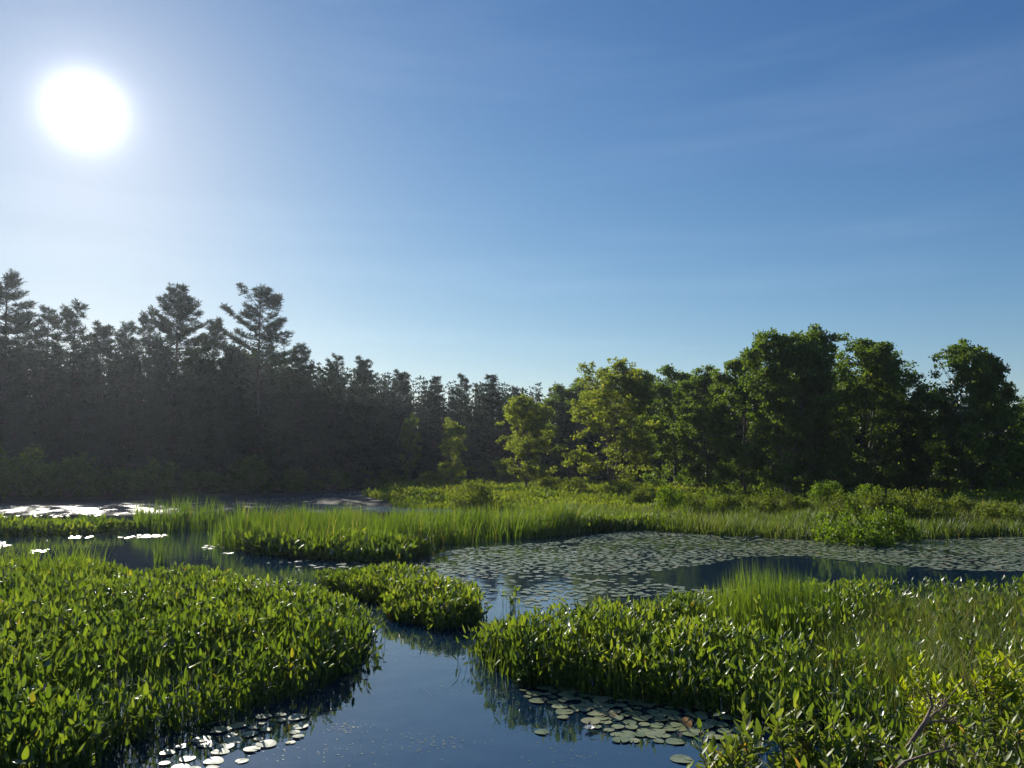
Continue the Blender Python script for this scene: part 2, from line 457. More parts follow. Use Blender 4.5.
# heart-based lance blade of pickerelweed: midrib plus two folded halves
BLADE_V = np.array([(0, 0, 0), (0, -0.06, 0.30), (0, -0.04, 0.66), (0, 0.05, 1.0), (-0.22, 0.06, 0.20), (-0.17, 0.04, 0.62), (0.22, 0.06, 0.20), (0.17, 0.04, 0.62), (-0.13, 0.06, -0.05), (0.13, 0.06, -0.05)])
BLADE_F = [(0, 1, 4, 8), (0, 9, 6, 1), (1, 2, 5, 4), (1, 6, 7, 2), (2, 3, 5), (2, 7, 3)]
def ribbon(n=4, bend=0.35, w=0.5):
    v = []; f = []
    for i in range(n):
        t = i / n
        ww = w * (1 - t ** 1.8)
        v += [(-ww, bend * t * t, t), (ww, bend * t * t, t)]
        if i: f.append((2 * i - 2, 2 * i - 1, 2 * i + 1, 2 * i))
    v.append((0, bend, 1.0)); f.append((2 * n - 2, 2 * n - 1, 2 * n))
    return np.array(v), f
RIB_V, RIB_F = ribbon(4, 0.32)
RIB2_V, RIB2_F = ribbon(3, 0.10)
# leaf with a folded midrib, for near shrubs (length 1, width ~.36)
OVAL_V = np.array([(0, 0, 0), (0, -0.03, 0.33), (0, -0.05, 0.70), (0, 0.0, 1.0), (-0.15, 0.03, 0.22), (-0.19, 0.03, 0.5), (-0.10, 0.02, 0.82), (0.15, 0.03, 0.22), (0.19, 0.03, 0.5), (0.10, 0.02, 0.82)])
OVAL_F = [(0, 1, 4), (0, 7, 1), (1, 2, 5, 4), (1, 7, 8, 2), (2, 3, 6, 5), (2, 8, 9, 3)]
STEM_V = np.array([(-0.5, 0, 0), (0.5, 0, 0), (0, 0.8, 0), (-0.35, 0, 1), (0.35, 0, 1), (0, 0.6, 1)])
STEM_F = [(0, 1, 4, 3), (1, 2, 5, 4), (2, 0, 3, 5)]

# ------------------------------------------------------------------ trees
def leafcloud(G, rs, centers, radii, per, size, flat=0.7, width=0.8, upbias=0.5, lo=0.0, hi=1.0, mi=0):
    """leaf-sized faces in clumps; centres (n,3), radii (n,)"""
    n = len(centers)
    cnt = np.maximum(3, (per * (radii / radii.mean()) ** 2).astype(int))
    idx = np.repeat(np.arange(n), cnt)
    k = len(idx)
    d = rs.normal(size=(k, 3)); d /= np.linalg.norm(d, axis=1)[:, None]
    r = rs.rand(k) ** 0.45
    p = centers[idx] + d * (r * radii[idx])[:, None] * np.array([1, 1, flat])
    tilt = np.abs(rs.normal(1.35, 0.55, k))
    rm = rots(rs, k, tilt=tilt)
    cv = rs.rand(n)[idx] * 0.35
    val = np.clip(lo + (hi - lo) * (cv + rs.rand(k) * 0.6), 0, 0.92)
    pick = rs.rand(k) < 0.006
    val[pick] = 0.98
    s = size * (0.7 + 0.6 * rs.rand(k))
    G.scatter(KITE_V, KITE_F, p, rm, np.stack([s * width, s, s], 1), val, mi)

def bend_path(rs, a, d, length, n=5, wob=0.08, rise=0.0):
    pts = [np.array(a, float)]; d = np.array(d, float); d /= np.linalg.norm(d)
    for i in range(n):
        d = d + rs.normal(size=3) * wob + np.array([0, 0, rise])
        d /= np.linalg.norm(d)
        pts.append(pts[-1] + d * length / n)
    return np.array(pts)

def broad_tree(seed, H, rad, base, leafmat, leaf=0.17, stems=1, nlimb=16, per=75, clump=0.62, open_=0.0, prof=(0.55, 1.0, 0.75), upright=0.9, skirt=False, fill=1.35):
    """trunk mesh + crown mesh for a broad-leaved tree H tall, crown radius rad, crown starting at height base"""
    rs = np.random.RandomState(seed)
    T = Geo(); C = Geo()
    cen = []; cr_ = []
    def prad(h):        # crown radius at relative height
        t = np.clip((h - base) / (H - base), 0, 1)
        return rad * np.interp(t, [0, 0.3, 0.6, 0.85, 1.0], [prof[0], prof[1], 0.95 * prof[1], prof[2], 0.25])
    lump = rs.rand(4) * 6.283
    def envr(h):        # outline of the crown at height h
        t = (h - base * 0.6) / (H - base * 0.6)
        return rad * 1.08 * float(np.interp(t, [0, 0.12, 0.35, 0.62, 0.82, 0.93, 1.0], [0.72, 0.95, 1.05, 0.98, 0.76, 0.5, 0.12]))
    def inside(path):   # cut a bough where it would leave the crown
        k = 1
        while k < len(path) and math.hypot(path[k][0], path[k][1]) < envr(path[k][2]) and path[k][2] < H * 0.98: k += 1
        return path[:max(2, k)]
    for s_ in range(stems):
        a0 = rs.rand() * 6.28
        off = (0.22 * rs.rand() + 0.1) * (stems > 1)
        b0 = np.array([math.cos(a0) * off, math.sin(a0) * off, -0.35])
        lean = np.array([math.cos(a0), math.sin(a0), 0]) * (0.22 * (stems > 1)) + np.array([0, 0, 1])
        tr = bend_path(rs, b0, lean, H * 0.86 * (1 - 0.12 * s_ / max(1, stems)), 9, 0.045, 0.03)
        tr_r = np.interp(np.linspace(0, 1, 10), [0, 0.08, 0.5, 1], [1.5, 1.0, 0.6, 0.12]) * H * 0.0135 / (stems ** 0.45)
        T.tube(tr, tr_r, 7)
        L = np.linspace(0.0, 1.0, nlimb // stems + 2)[:-1]
        for i, t in enumerate(L):
            h0 = base * 0.85 + t * (H * 0.80 - base * 0.85)
            k = np.interp(h0, tr[:, 2], np.arange(10)); ki = int(k); fr = k - ki
            o_ = tr[ki] * (1 - fr) + tr[min(ki + 1, 9)] * fr
            az = i * 2.399 + rs.rand() * 0.9 + s_ * 1.3
            el = np.interp(t, [0, 1], [0.25, 1.15]) * upright + rs.normal() * 0.12
            reach = prad(h0 + 0.12 * H) * (0.86 + 0.2 * rs.rand())
            length = max(0.8, reach / max(0.35, math.cos(el)))
            length = min(length, (H - h0) / max(0.3, math.sin(max(el, .1))) * 1.0)
            d = np.array([math.cos(az) * math.cos(el), math.sin(az) * math.cos(el), math.sin(el)])
            lb = inside(bend_path(rs, o_, d, length, 6, 0.10, 0.05)); nl_ = len(lb) - 1
            r0 = np.interp(k, np.arange(10), tr_r) * 0.5
            T.tube(lb, np.linspace(r0, 0.012, nl_ + 1), 5)
            nsub = int(5 + length * 1.3)
            for j in range(nsub):
                u = 0.25 + 0.75 * (j + rs.rand()) / nsub
                q_ = u * nl_; qi = min(int(q_), nl_ - 1); fr2 = q_ - qi
                c0 = lb[qi] * (1 - fr2) + lb[qi + 1] * fr2
                dd = rs.normal(size=3) * 0.8 + d * 0.7 + np.array([0, 0, 0.25])
                sl_ = (0.35 + 0.28 * length * (1.15 - u)) * (0.7 + 0.6 * rs.rand())
                sb = inside(bend_path(rs, c0, dd, sl_, 3, 0.15, 0.05))
                T.tube(sb, np.linspace(0.022, 0.006, len(sb)), 3)
                if math.hypot(sb[-1][0], sb[-1][1]) > envr(sb[-1][2]) * 1.08: continue
                for pnt in (sb[-1], sb[1]):
                    if rs.rand() < open_: continue
                    cen.append(pnt + rs.normal(size=3) * 0.12); cr_.append(clump * (0.55 + 0.75 * rs.rand()))
            cen.append(lb[-1]); cr_.append(clump * 0.8)
    if skirt:
        for _ in range(26):
            a = rs.rand() * 6.28; r = rad * (0.3 + 0.7 * rs.rand())
            cen.append(np.array([math.cos(a) * r, math.sin(a) * r, 0.3 + rs.rand() * base])); cr_.append(clump)
    # fill the outer shell of the crown so it reads as one full, lumpy dome
    nf = int(fill * rad * H)
    for _ in range(nf):
        hz_ = base * 1.3 + (H * 0.93 - base * 1.3) * rs.rand() ** 0.8; az = rs.rand() * 6.283
        rr = envr(hz_) * rs.uniform(0.45, 0.97)
        e = np.array([math.cos(az) * rr, math.sin(az) * rr, hz_])
        cen.append(e); cr_.append(clump * rs.uniform(0.6, 1.25))
        if _ % 3 == 0:
            b1 = np.array([e[0] * 0.1, e[1] * 0.1, max(base * 0.8, hz_ - rr * 0.9)])
            T.tube([b1, b1 * 0.5 + e * 0.5 + np.array([0, 0, 0.1]), e], [0.04, 0.02, 0.008], 4)
    cen = np.array(cen); cr_ = np.array(cr_)
    hmax = (cen[:, 2] + cr_ * 0.5).max()
    leafcloud(C, rs, cen, cr_, per, leaf, flat=0.5)
    # scale both so the top is exactly H
    k = H / hmax
    for G_ in (T, C):
        for v in G_.V: v[:, 2] *= k
    return T.mesh('trunk', M_bark2, True), C.mesh('crown', leafmat)

def pine_tree(seed, H, rad, base, shape='pine', ragged=0.35, dens=1.0, dead_top=False):
    """conifer: straight trunk, whorls of near-level boughs, flat tufts of needles with gaps between the plates"""
    rs = np.random.RandomState(seed)
    T = Geo(); C = Geo()
    tr = bend_path(rs, (0, 0, -0.4), (0, 0, 1), H + 0.2, 10, 0.018, 0.02)
    trr = np.linspace(H * 0.0125, 0.02, 11); trr[0] *= 1.3
    T.tube(tr, trr, 7)
    tp = []; ts = []; h = base; wi = 0
    step = 0.74 if shape == 'pine' else 0.42
    while h < H - 0.25:
        t = (h - base) / (H - base)
        if shape == 'pine':
            env = rad * np.interp(t, [0, 0.25, 0.6, 0.85, 1], [0.75, 1.0, 0.85, 0.6, 0.3])
        else:
            env = rad * np.interp(t, [0, 0.1, 1], [0.9, 1.2, 0.12])
        nb = rs.randint(4, 7)
        for b_ in range(nb):
            if rs.rand() < ragged * 0.45 and t > 0.1: continue
            az = b_ * 6.283 / nb + rs.rand() * 0.8 + wi * 1.1
            ln = env * (1 - ragged * rs.rand()) * (1.0 + 0.25 * (rs.rand() < 0.15))
            el = np.interp(t, [0, 0.6, 1], [0.0, 0.30, 0.95]) if shape == 'pine' else np.interp(t, [0, 1], [-0.25, 0.35])
            el += rs.normal() * 0.09
            d = np.array([math.cos(az) * math.cos(el), math.sin(az) * math.cos(el), math.sin(el)])
            k = np.interp(h, tr[:, 2], np.arange(11)); ki = min(int(k), 9); fr = k - ki
            o_ = tr[ki] * (1 - fr) + tr[ki + 1] * fr
            br = bend_path(rs, o_, d, ln, 5, 0.05, 0.045 if shape == 'pine' else 0.01)
            T.tube(br, np.linspace(0.05 * (1 - t) + 0.02, 0.008, 6), 4)
            side = np.cross(d, [0, 0, 1]); side /= np.linalg.norm(side) + 1e-9
            nt_ = max(4, int(ln * 11 * dens))
            for j in range(nt_):
                u = 0.22 + 0.78 * rs.rand() ** 0.7
                q_ = u * 5; qi = min(int(q_), 4); f2 = q_ - qi
                c0 = br[qi] * (1 - f2) + br[qi + 1] * f2
                spread = (0.34 if shape == 'pine' else 0.45) * ln * (1.05 - u) + 0.12
                tp.append(c0 + side * rs.uniform(-1, 1) * spread + np.array([0, 0, rs.uniform(-0.08, 0.14)])); ts.append(0.85 + 0.4 * rs.rand())
        h += step * (0.75 + 0.5 * rs.rand()); wi += 1
    # leader
    for j in range(6): tp.append(tr[-1] - np.array([0, 0, 0.15 * j])); ts.append(0.7)
    # a few bare lower stubs
    for j in range(10):
        hh = rs.uniform(base * 0.35, base); az = rs.rand() * 6.28
        T.tube(bend_path(rs, (0, 0, hh), (math.cos(az), math.sin(az), rs.uniform(-.1, .2)), rs.uniform(0.5, 1.6), 3, 0.1), np.linspace(0.025, 0.006, 4), 3)
    if dead_top:
        for j in range(9):
            hh = H - 0.3 - 0.25 * j; az = rs.rand() * 6.28
            T.tube(bend_path(rs, (tr[-1][0], tr[-1][1], hh), (math.cos(az), math.sin(az), 0.9), rs.uniform(0.7, 1.5), 4, 0.15), np.linspace(0.03, 0.008, 5), 4)
    tp = np.array(tp); ts = np.array(ts)
    m_ = 12
    idx = np.repeat(np.arange(len(tp)), m_); k = len(idx)
    az = rs.rand(k) * 6.283; tilt = np.clip(rs.normal(1.05, 0.4, k), 0, 2.0)
    rm = rots(rs, k, az, tilt)
    s = 0.34 * ts[idx] * (0.7 + 0.6 * rs.rand(k))
    val = np.clip(rs.rand(len(tp))[idx] * 0.6 + rs.rand(k) * 0.4, 0, 1)
    C.scatter(KITE_V, KITE_F, tp[idx] + rs.normal(size=(k, 3)) * 0.05, rm, np.stack([s * 0.15, s * 0.15, s], 1), val)
    k = H / max(tp[:, 2].max(), tr[-1][2])
    for G_ in (T, C):
        for v in G_.V: v[:, 2] *= k
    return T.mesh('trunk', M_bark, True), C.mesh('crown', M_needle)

def shrub_mesh(seed, H, rad, mat, leaf=0.10, n=70, per=46, clump=0.24):
    rs = np.random.RandomState(seed)
    T = Geo(); C = Geo(); cen = []; cr_ = []
    for i in range(n):
        az = rs.rand() * 6.28; u = rs.rand() ** 0.6
        ph = math.acos(rs.rand() * 0.98) if rs.rand() < 0.8 else rs.rand() * 1.4
        rr = (0.65 + 0.35 * rs.rand()) * (1 + 0.18 * math.sin(az * 3 + seed))
        e = np.array([math.sin(ph) * math.cos(az) * rad * rr, math.sin(ph) * math.sin(az) * rad * rr, 0.08 + math.cos(ph) * H * rr * 0.95])
        if rs.rand() < 0.35: e *= rs.uniform(0.4, 0.9)
        cen.append(e); cr_.append(clump * (0.6 + 0.8 * rs.rand()))
        if i % 2 == 0:
            b0 = np.array([e[0] * 0.15, e[1] * 0.15, -0.15])
            mid_ = e * 0.55 + np.array([0, 0, 0.05]) + rs.normal(size=3) * 0.05
            T.tube([b0, mid_, e], [0.022, 0.015, 0.006], 4)
    leafcloud(C, rs, np.array(cen), np.array(cr_), per, leaf, flat=0.85, width=0.6)
    return T.mesh('stems', M_twig, True), C.mesh('foliage', mat)

def place(kind, meshes, parts, loc, sx, sz, rot, label, cat, group):
    e = bpy.data.objects.new(kind, None); COL.objects.link(e)
    e.location = loc; e.rotation_euler = (0, 0, rot); e.scale = (sx, sx, sz); e.empty_display_size = 0.3
    e['label'] = label; e['category'] = cat
    if group: e['group'] = group
    for me, pn in zip(meshes, parts):
        c = bpy.data.objects.new(pn, me); COL.objects.link(c); c.parent = e
    return e

def at(px, d):
    """point d metres away (in y) at photo column px, on the ground"""
    x = (px - 512) / F * d / math.cos(PITCH) * 1.0
    z = float(ground_z([[x, d]])[0])
    return x, d, max(z, -0.02)
def height_for(py, d, z0):
    r = ray(512, py)
    return CAM_H + r[2] / r[1] * d - z0

random.seed(4)
PINES = [(pine_tree(11, 16, 2.9, 4.0), 16), (pine_tree(12, 16, 3.3, 5.0, ragged=0.5), 16), (pine_tree(13, 15, 2.7, 2.5, ragged=0.4), 15), (pine_tree(14, 15, 2.5, 0.8, 'spruce', ragged=0.3), 15), (pine_tree(15, 13, 2.4, 0.6, 'spruce', ragged=0.4), 13)]
RAG = (pine_tree(21, 17, 4.8, 3.0, ragged=0.55, dens=1.0, dead_top=True), 17)
PLATE = (pine_tree(22, 16, 3.6, 3.0, ragged=0.3, dens=1.15), 16)

# (photo column, photo row of the top, distance, mesh, width factor, label)
CON = [
 (6, 274, 72, 0, 1.15, 'tall dark pine at the left end of the woods, its top above all near it'),
 (42, 307, 75, 1, 0.9, 'thin flat-topped pine between the left-end pine and the fan-topped pine'),
 (72, 302, 73, 1, 1.05, 'fan-topped pine on a bare upper stem, third crown in from the left end'),
 (102, 322, 70, 2, 1.0, 'low round-topped pine in the dip right of the fan-topped pine'),
 (128, 324, 76, 0, 0.9, 'low pine in the dip left of the leaning thin pine'),
 (148, 308, 74, 1, 0.85, 'leaning thin pine just left of the pine with wide flat plates'),
 (179, 289, 72, 'plate', 1.0, 'tall pine with wide flat plates of boughs, left of the ragged pine'),
 (207, 318, 77, 2, 0.9, 'shorter pine in the notch between the plated pine and the ragged pine'),
 (258, 283, 70, 'rag', 1.1, 'tallest ragged pine with bare twigs at its top, standing clear of the left woods'),
 (232, 345, 68, 2, 0.9, 'half-height dark pine against the left foot of the ragged pine'),
 (296, 343, 74, 0, 0.95, 'dark pine right behind the ragged pine, shoulder high to it'),
 (335, 355, 78, 1, 1.0, 'open-topped pine, first of the pair right of the ragged pine'),
 (366, 357, 80, 2, 1.05, 'bushy pine, second of the pair right of the ragged pine'),
 (402, 370, 88, 2, 1.1, 'dark pine right after the pair of bushy pines'),
 (432, 377, 92, 3, 1.3, 'small pointed spruce above the pale young tree'),
 (461, 374, 90, 1, 0.85, 'thin-topped pine left of the two narrow spruces'),
 (494, 376, 88, 3, 1.6, 'broad dark spruce left of the rounded tree at the meadow'),
 (516, 386, 94, 0, 0.9, 'distant spruce tip in the gap left of the rounded meadow tree'),
 (-45, 300, 74, 2, 1.1, 'pine just beyond the left end of the woods'),
 (-95, 290, 78, 0, 1.1, 'tall pine outside the left end of the woods'),
 # lower rank along the shore
 (-30, 392, 58, 4, 1.1, 'low spruce on the shore beyond the left end'),
 (20, 385, 58, 3, 1.1, 'low spruce on the channel shore, leftmost of the shore rank'),
 (62, 378, 60, 4, 1.0, 'low spruce on the channel shore below the fan-topped pine'),
 (110, 388, 58, 4, 1.1, 'low spruce on the channel shore below the dip in the skyline'),
 (155, 372, 61, 3, 0.95, 'low spruce on the channel shore below the leaning thin pine'),
 (196, 380, 60, 4, 1.05, 'low spruce on the channel shore below the plated pine'),
 (225, 385, 62, 3, 1.0, 'low spruce on the channel shore left of the ragged pine foot'),
 (280, 382, 66, 4, 1.1, 'low spruce on the channel shore right of the ragged pine foot'),
 (318, 390, 70, 3, 1.1, 'low spruce on the channel shore below the open-topped pine'),
 (352, 398, 75, 4, 1.15, 'low spruce on the channel shore below the bushy pine'),
 (386, 405, 82, 4, 1.1, 'low spruce at the far end of the channel'),
 (470, 410, 82, 4, 1.2, 'low dark spruce behind the pale young tree'),
]
CONCOL = []
for i, (px, py, d, k, w, lab) in enumerate(CON):
    (ms, Hm) = RAG if k == 'rag' else PLATE if k == 'plate' else PINES[k]
    x, y, z = at(px, d)
    H = height_for(py, d, z)
    s = H / Hm
    nm = 'spruce_tree' if k in (3, 4) else 'pine_tree'
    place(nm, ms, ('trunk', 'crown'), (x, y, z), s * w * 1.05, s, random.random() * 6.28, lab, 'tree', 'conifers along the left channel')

# broad-leaved trees
BT = [
 (broad_tree(31, 11, 3.6, 1.6, M_maple, nlimb=17, per=50, leaf=0.185, clump=0.54, skirt=True), 11),
 (broad_tree(32, 11, 3.3, 1.2, M_maple, nlimb=17, per=50, leaf=0.185, clump=0.54, skirt=True), 11),
 (broad_tree(33, 10, 3.0, 1.2, M_maple, nlimb=16, per=50, leaf=0.185, clump=0.54, skirt=True), 10),
]
BIG = (broad_tree(41, 11.5, 4.6, 1.4, M_maple, nlimb=26, per=50, leaf=0.185, clump=0.54, stems=2, prof=(0.8, 1.0, 0.75), skirt=True), 11.5)
BIG2 = (broad_tree(42, 11, 3.6, 1.2, M_maple, nlimb=22, per=50, leaf=0.185, clump=0.54, stems=2, prof=(0.9, 1.0, 0.8), skirt=True), 11)
VASE = (broad_tree(51, 10, 3.9, 1.3, M_willow, nlimb=30, per=40, stems=3, clump=0.46, open_=0.1, prof=(0.85, 1.0, 0.55), upright=1.05, leaf=0.165), 10)
ROUND = (broad_tree(52, 8, 2.5, 1.0, M_willow, nlimb=20, per=40, clump=0.42, open_=0.1, prof=(0.9, 1.0, 0.55), leaf=0.16), 8)
YOUNG = (broad_tree(53, 5, 1.4, 0.5, M_willow, nlimb=12, per=50, clump=0.36, open_=0.1, prof=(0.9, 1.0, 0.5), leaf=0.12), 5)
_c = YOUNG[0][1].copy(); _c.materials.clear(); _c.materials.append(M_maple)
DIM = ((YOUNG[0][0], _c), 5)
DEC = [
 (526, 394, 57, ROUND, 0.96, 'rounded light green tree with one dark trunk at the edge of the meadow'),
 (607, 358, 56, VASE, 0.96, 'wide pale green tree with many upright stems, tallest in the middle of the meadow edge'),
 (452, 417, 64, YOUNG, 0.5, 'pale young tree standing alone before the dark conifers'),
 (411, 412, 78, DIM, 0.2, 'slim young tree at the dark end of the channel'),
 (562, 384, 84, BT[2], 0.85, 'green tree behind, between the rounded tree and the wide pale tree'),
 (584, 376, 88, BT[1], 0.8, 'green tree right behind the left half of the wide pale tree'),
 (650, 374, 72, BT[0], 0.75, 'dark green tree behind the right edge of the wide pale tree'),
 (672, 364, 62, BT[2], 0.85, 'green round-headed tree left of the big maple'),
 (706, 366, 58, BT[1], 0.85, 'yellowish green tree at the left shoulder of the big maple'),
 (742, 352, 50, BT[2], 0.8, 'lower bright crown leaning out at the left front of the big maple'),
 (782, 330, 48, BIG, 0.78, 'left crown of the big maple group, lightest of the group'),
 (820, 325, 49, BIG2, 0.78, 'tallest crown of the big maple group at its centre'),
 (864, 338, 50, BT[0], 1.0, 'dark crown in the right half of the big maple group'),
 (896, 354, 52, BT[1], 0.95, 'small dark crown closing the right end of the big maple group'),
 (958, 338, 46, BIG2, 0.72, 'round tall maple standing apart at the right, past the notch in the skyline'),
 (925, 385, 50, BT[2], 0.8, 'low dark tree filling the notch left of the right-hand maple'),
 (990, 372, 47, BT[0], 0.62, 'dark tree joined to the right side of the right-hand maple'),
 (1034, 390, 50, BT[1], 1.1, 'low tree cut by the right edge of the view'),
 (1075, 370, 50, BT[0], 0.9, 'broad tree beyond the right edge of the view'),
 (1130, 360, 52, BIG2, 0.9, 'tall tree well beyond the right edge of the view'),
]
for i, (px, py, d, (ms, Hm), w, lab) in enumerate(DEC):
    x, y, z = at(px, d)
    H = height_for(py, d, z); s = H / Hm
    place('maple_tree' if ms[1].materials[0] == M_maple else 'ash_tree', ms, ('trunk', 'crown'), (x, y, z), s * w if w > 0.95 else s * (0.35 + 0.65 * w), s, random.random() * 6.28, lab, 'tree', 'broad-leaved trees behind the meadow')

# the deep wood behind: one far-off mass
rs = np.random.RandomState(77)
G = Geo()
cen = []
def wood_line(px, py_top, d):
    x, y, z = at(px, d)
    return x, y, z, height_for(py_top, d, z)
sky_px = [-260, -60, 0, 60, 120, 180, 260, 300, 340, 400, 460, 520, 560, 620, 680, 740, 800, 860, 910, 960, 1020, 1150, 1400]
sky_py = [330, 330, 330, 335, 340, 340, 345, 360, 366, 376, 380, 386, 384, 384, 378, 372, 352, 365, 392, 375, 402, 385, 370]
dist_px = [-260, 0, 200, 300, 380, 430, 520, 600, 700, 780, 900, 1020, 1400]
dist_d = [70, 70, 74, 80, 90, 98, 92, 76, 66, 56, 56, 56, 58]
for i in range(1900):
    px = rs.uniform(-260, 1400) if i < 1300 else rs.uniform(230, 720)
    dd = np.interp(px, dist_px, dist_d) + rs.uniform(0, 16)
    x, y, z, H = wood_line(px, np.interp(px, sky_px, sky_py) + rs.uniform(-2, 34), dd)
    G.tube([(x, y, z - 0.2), (x + rs.normal() * 0.2, y, z + H * 0.93)], [0.14, 0.02], 5, mi=1)
    for h in np.arange(0.4, H, 0.66):
        r = (0.12 + 2.1 * (1 - h / H)) * rs.uniform(0.6, 1.1)
        a = rs.rand() * 6.28
        for q_ in range(2):
            cen.append((x + math.cos(a + q_ * 3) * r * 0.6, y + math.sin(a + q_ * 3) * r * 0.6, z + h, max(0.42, r * 0.62)))
cen = np.array(cen)
leafcloud(G, rs, cen[:, :3], cen[:, 3], 18, 0.34, flat=0.55, width=0.5)
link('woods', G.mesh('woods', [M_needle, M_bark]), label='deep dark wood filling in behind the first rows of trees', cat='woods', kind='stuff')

# ------------------------------------------------------------------ shrubs
SH_A = [shrub_mesh(61 + i, 1.3, 1.3, M_shrubA, n=90) for i in range(3)]
SH_B = [shrub_mesh(71 + i, 1.2, 1.2, M_shrubB, n=90) for i in range(2)]
# (column, base row, top row, half width px, kind, label)
SH = [
 (475, 505, 478, 24, 'A', 'dark round shrub in the meadow below the pale young tree'),
 (476, 484, 456, 15, 'A', 'pale bush just right of the young tree, up against the woods'),
 (503, 486, 466, 12, 'A', 'small pale bush left of the rounded tree trunk'),
 (430, 490, 470, 16, 'A', 'dim bush at the far tip of the channel'),
 (448, 486, 468, 14, 'A', 'low bush round the foot of the pale young tree'),
 (548, 492, 474, 14, 'A', 'shady bush right of the rounded tree trunk'),
 (575, 494, 476, 13, 'A', 'shady bush between the two meadow trees'),
 (625, 498, 478, 18, 'A', 'shady bush at the foot of the wide pale tree'),
 (640, 506, 488, 16, 'A', 'greyish bush right of the wide pale tree foot'),
 (668, 516, 488, 17, 'B', 'bright yellow green bush, first in the row before the dark woods'),
 (697, 515, 490, 20, 'A', 'second bush in the row before the dark woods'),
 (728, 517, 492, 20, 'A', 'low olive bush with a dark right side in the row before the woods'),
 (712, 518, 500, 9, 'B', 'small bright sprig bush at the front foot of the row'),
 (768, 517, 491, 24, 'A', 'rusty topped bush in the middle of the row before the woods'),
 (798, 519, 494, 16, 'A', 'reddish bush right of the rusty topped bush'),
 (830, 515, 483, 18, 'B', 'bush with a fresh green top standing behind the reddish bush'),
 (846, 523, 493, 22, 'A', 'olive bush touching the big bright bush from behind'),
 (866, 512, 486, 18, 'B', 'rounded green bush behind the big bright bush'),
 (852, 536, 511, 36, 'B', 'big bright bush at the water edge of the pad field'),
 (888, 533, 511, 26, 'B', 'green bush joined to the right of the big bright bush'),
 (885, 522, 490, 22, 'A', 'mounded olive bush behind the water-edge bushes'),
 (905, 520, 487, 20, 'A', 'dull bush at the right end of the row'),
 (925, 524, 492, 22, 'A', 'dark green bush just past the right end of the row'),
 (955, 520, 494, 22, 'A', 'dark bush under the right-hand maple'),
 (1000, 524, 500, 24, 'A', 'dark bush near the right edge above the grass'),
 (1040, 524, 498, 24, 'A', 'dark bush cut by the right edge of the view'),
 (735, 492, 474, 12, 'B', 'single pale bush in the dark opening under the big maple'),
]
k = 0
for px, b_, t_, hw, kd, lab in SH:
    z0 = 0.2
    p = P(px, b_, z0); d = p[1] * 1.0
    zz = float(ground_z([[p[0], p[1]]])[0])
    H = height_for(t_, d, zz)
    w = hw / F * d
    ms = (SH_A if kd == 'A' else SH_B)[k % (3 if kd == 'A' else 2)]
    base_h, base_r = (1.3, 1.3) if kd == 'A' else (1.2, 1.2)
    place('shrub', ms, ('stems', 'foliage'), (p[0], p[1], zz), 1.1 * w / base_r, max(H, 0.4) / base_h * 0.95, random.random() * 6.28, lab, 'shrub', 'shrubs of the meadow and wood edge')
    k += 1
# shoreline bushes along the left channel
for i, px in enumerate([-20, 25, 70, 118, 160, 205, 250, 292, 330, 362, 392]):
    d = np.interp(px, [-100, 0, 140, 300, 380], [50.5, 49.6, 52.5, 65, 79]) + 0.8
    x, y, z = at(px, d)
    place('shrub', SH_A[i % 3], ('stems', 'foliage'), (x, y, z), 1.5 + 0.9 * random.random(), 1.2 + 1.3 * random.random(), random.random() * 6.28,
          'shaded bush on channel bank under the ' + ['pines beyond the left end', 'left-end pine', 'fan-topped pine', 'dip in the skyline', 'leaning thin pine', 'plated pine', 'ragged pine', 'notch right of the ragged pine', 'open-topped pine', 'bushy pine', 'dark pine past the pair'][i], 'shrub', 'bushes along the channel bank')

# ------------------------------------------------------------------ marsh plants (nobody could count them)
def bed_h(pts, poly, hgt, edge=0.8):
    d = edge_dist(pts, poly)
    return hgt * (0.55 + 0.45 * np.clip(d / edge, 0, 1)) * (0.58 + 0.5 * vnoise(pts, 0.6, 3) + 0.3 * vnoise(pts, 2.0, 4))

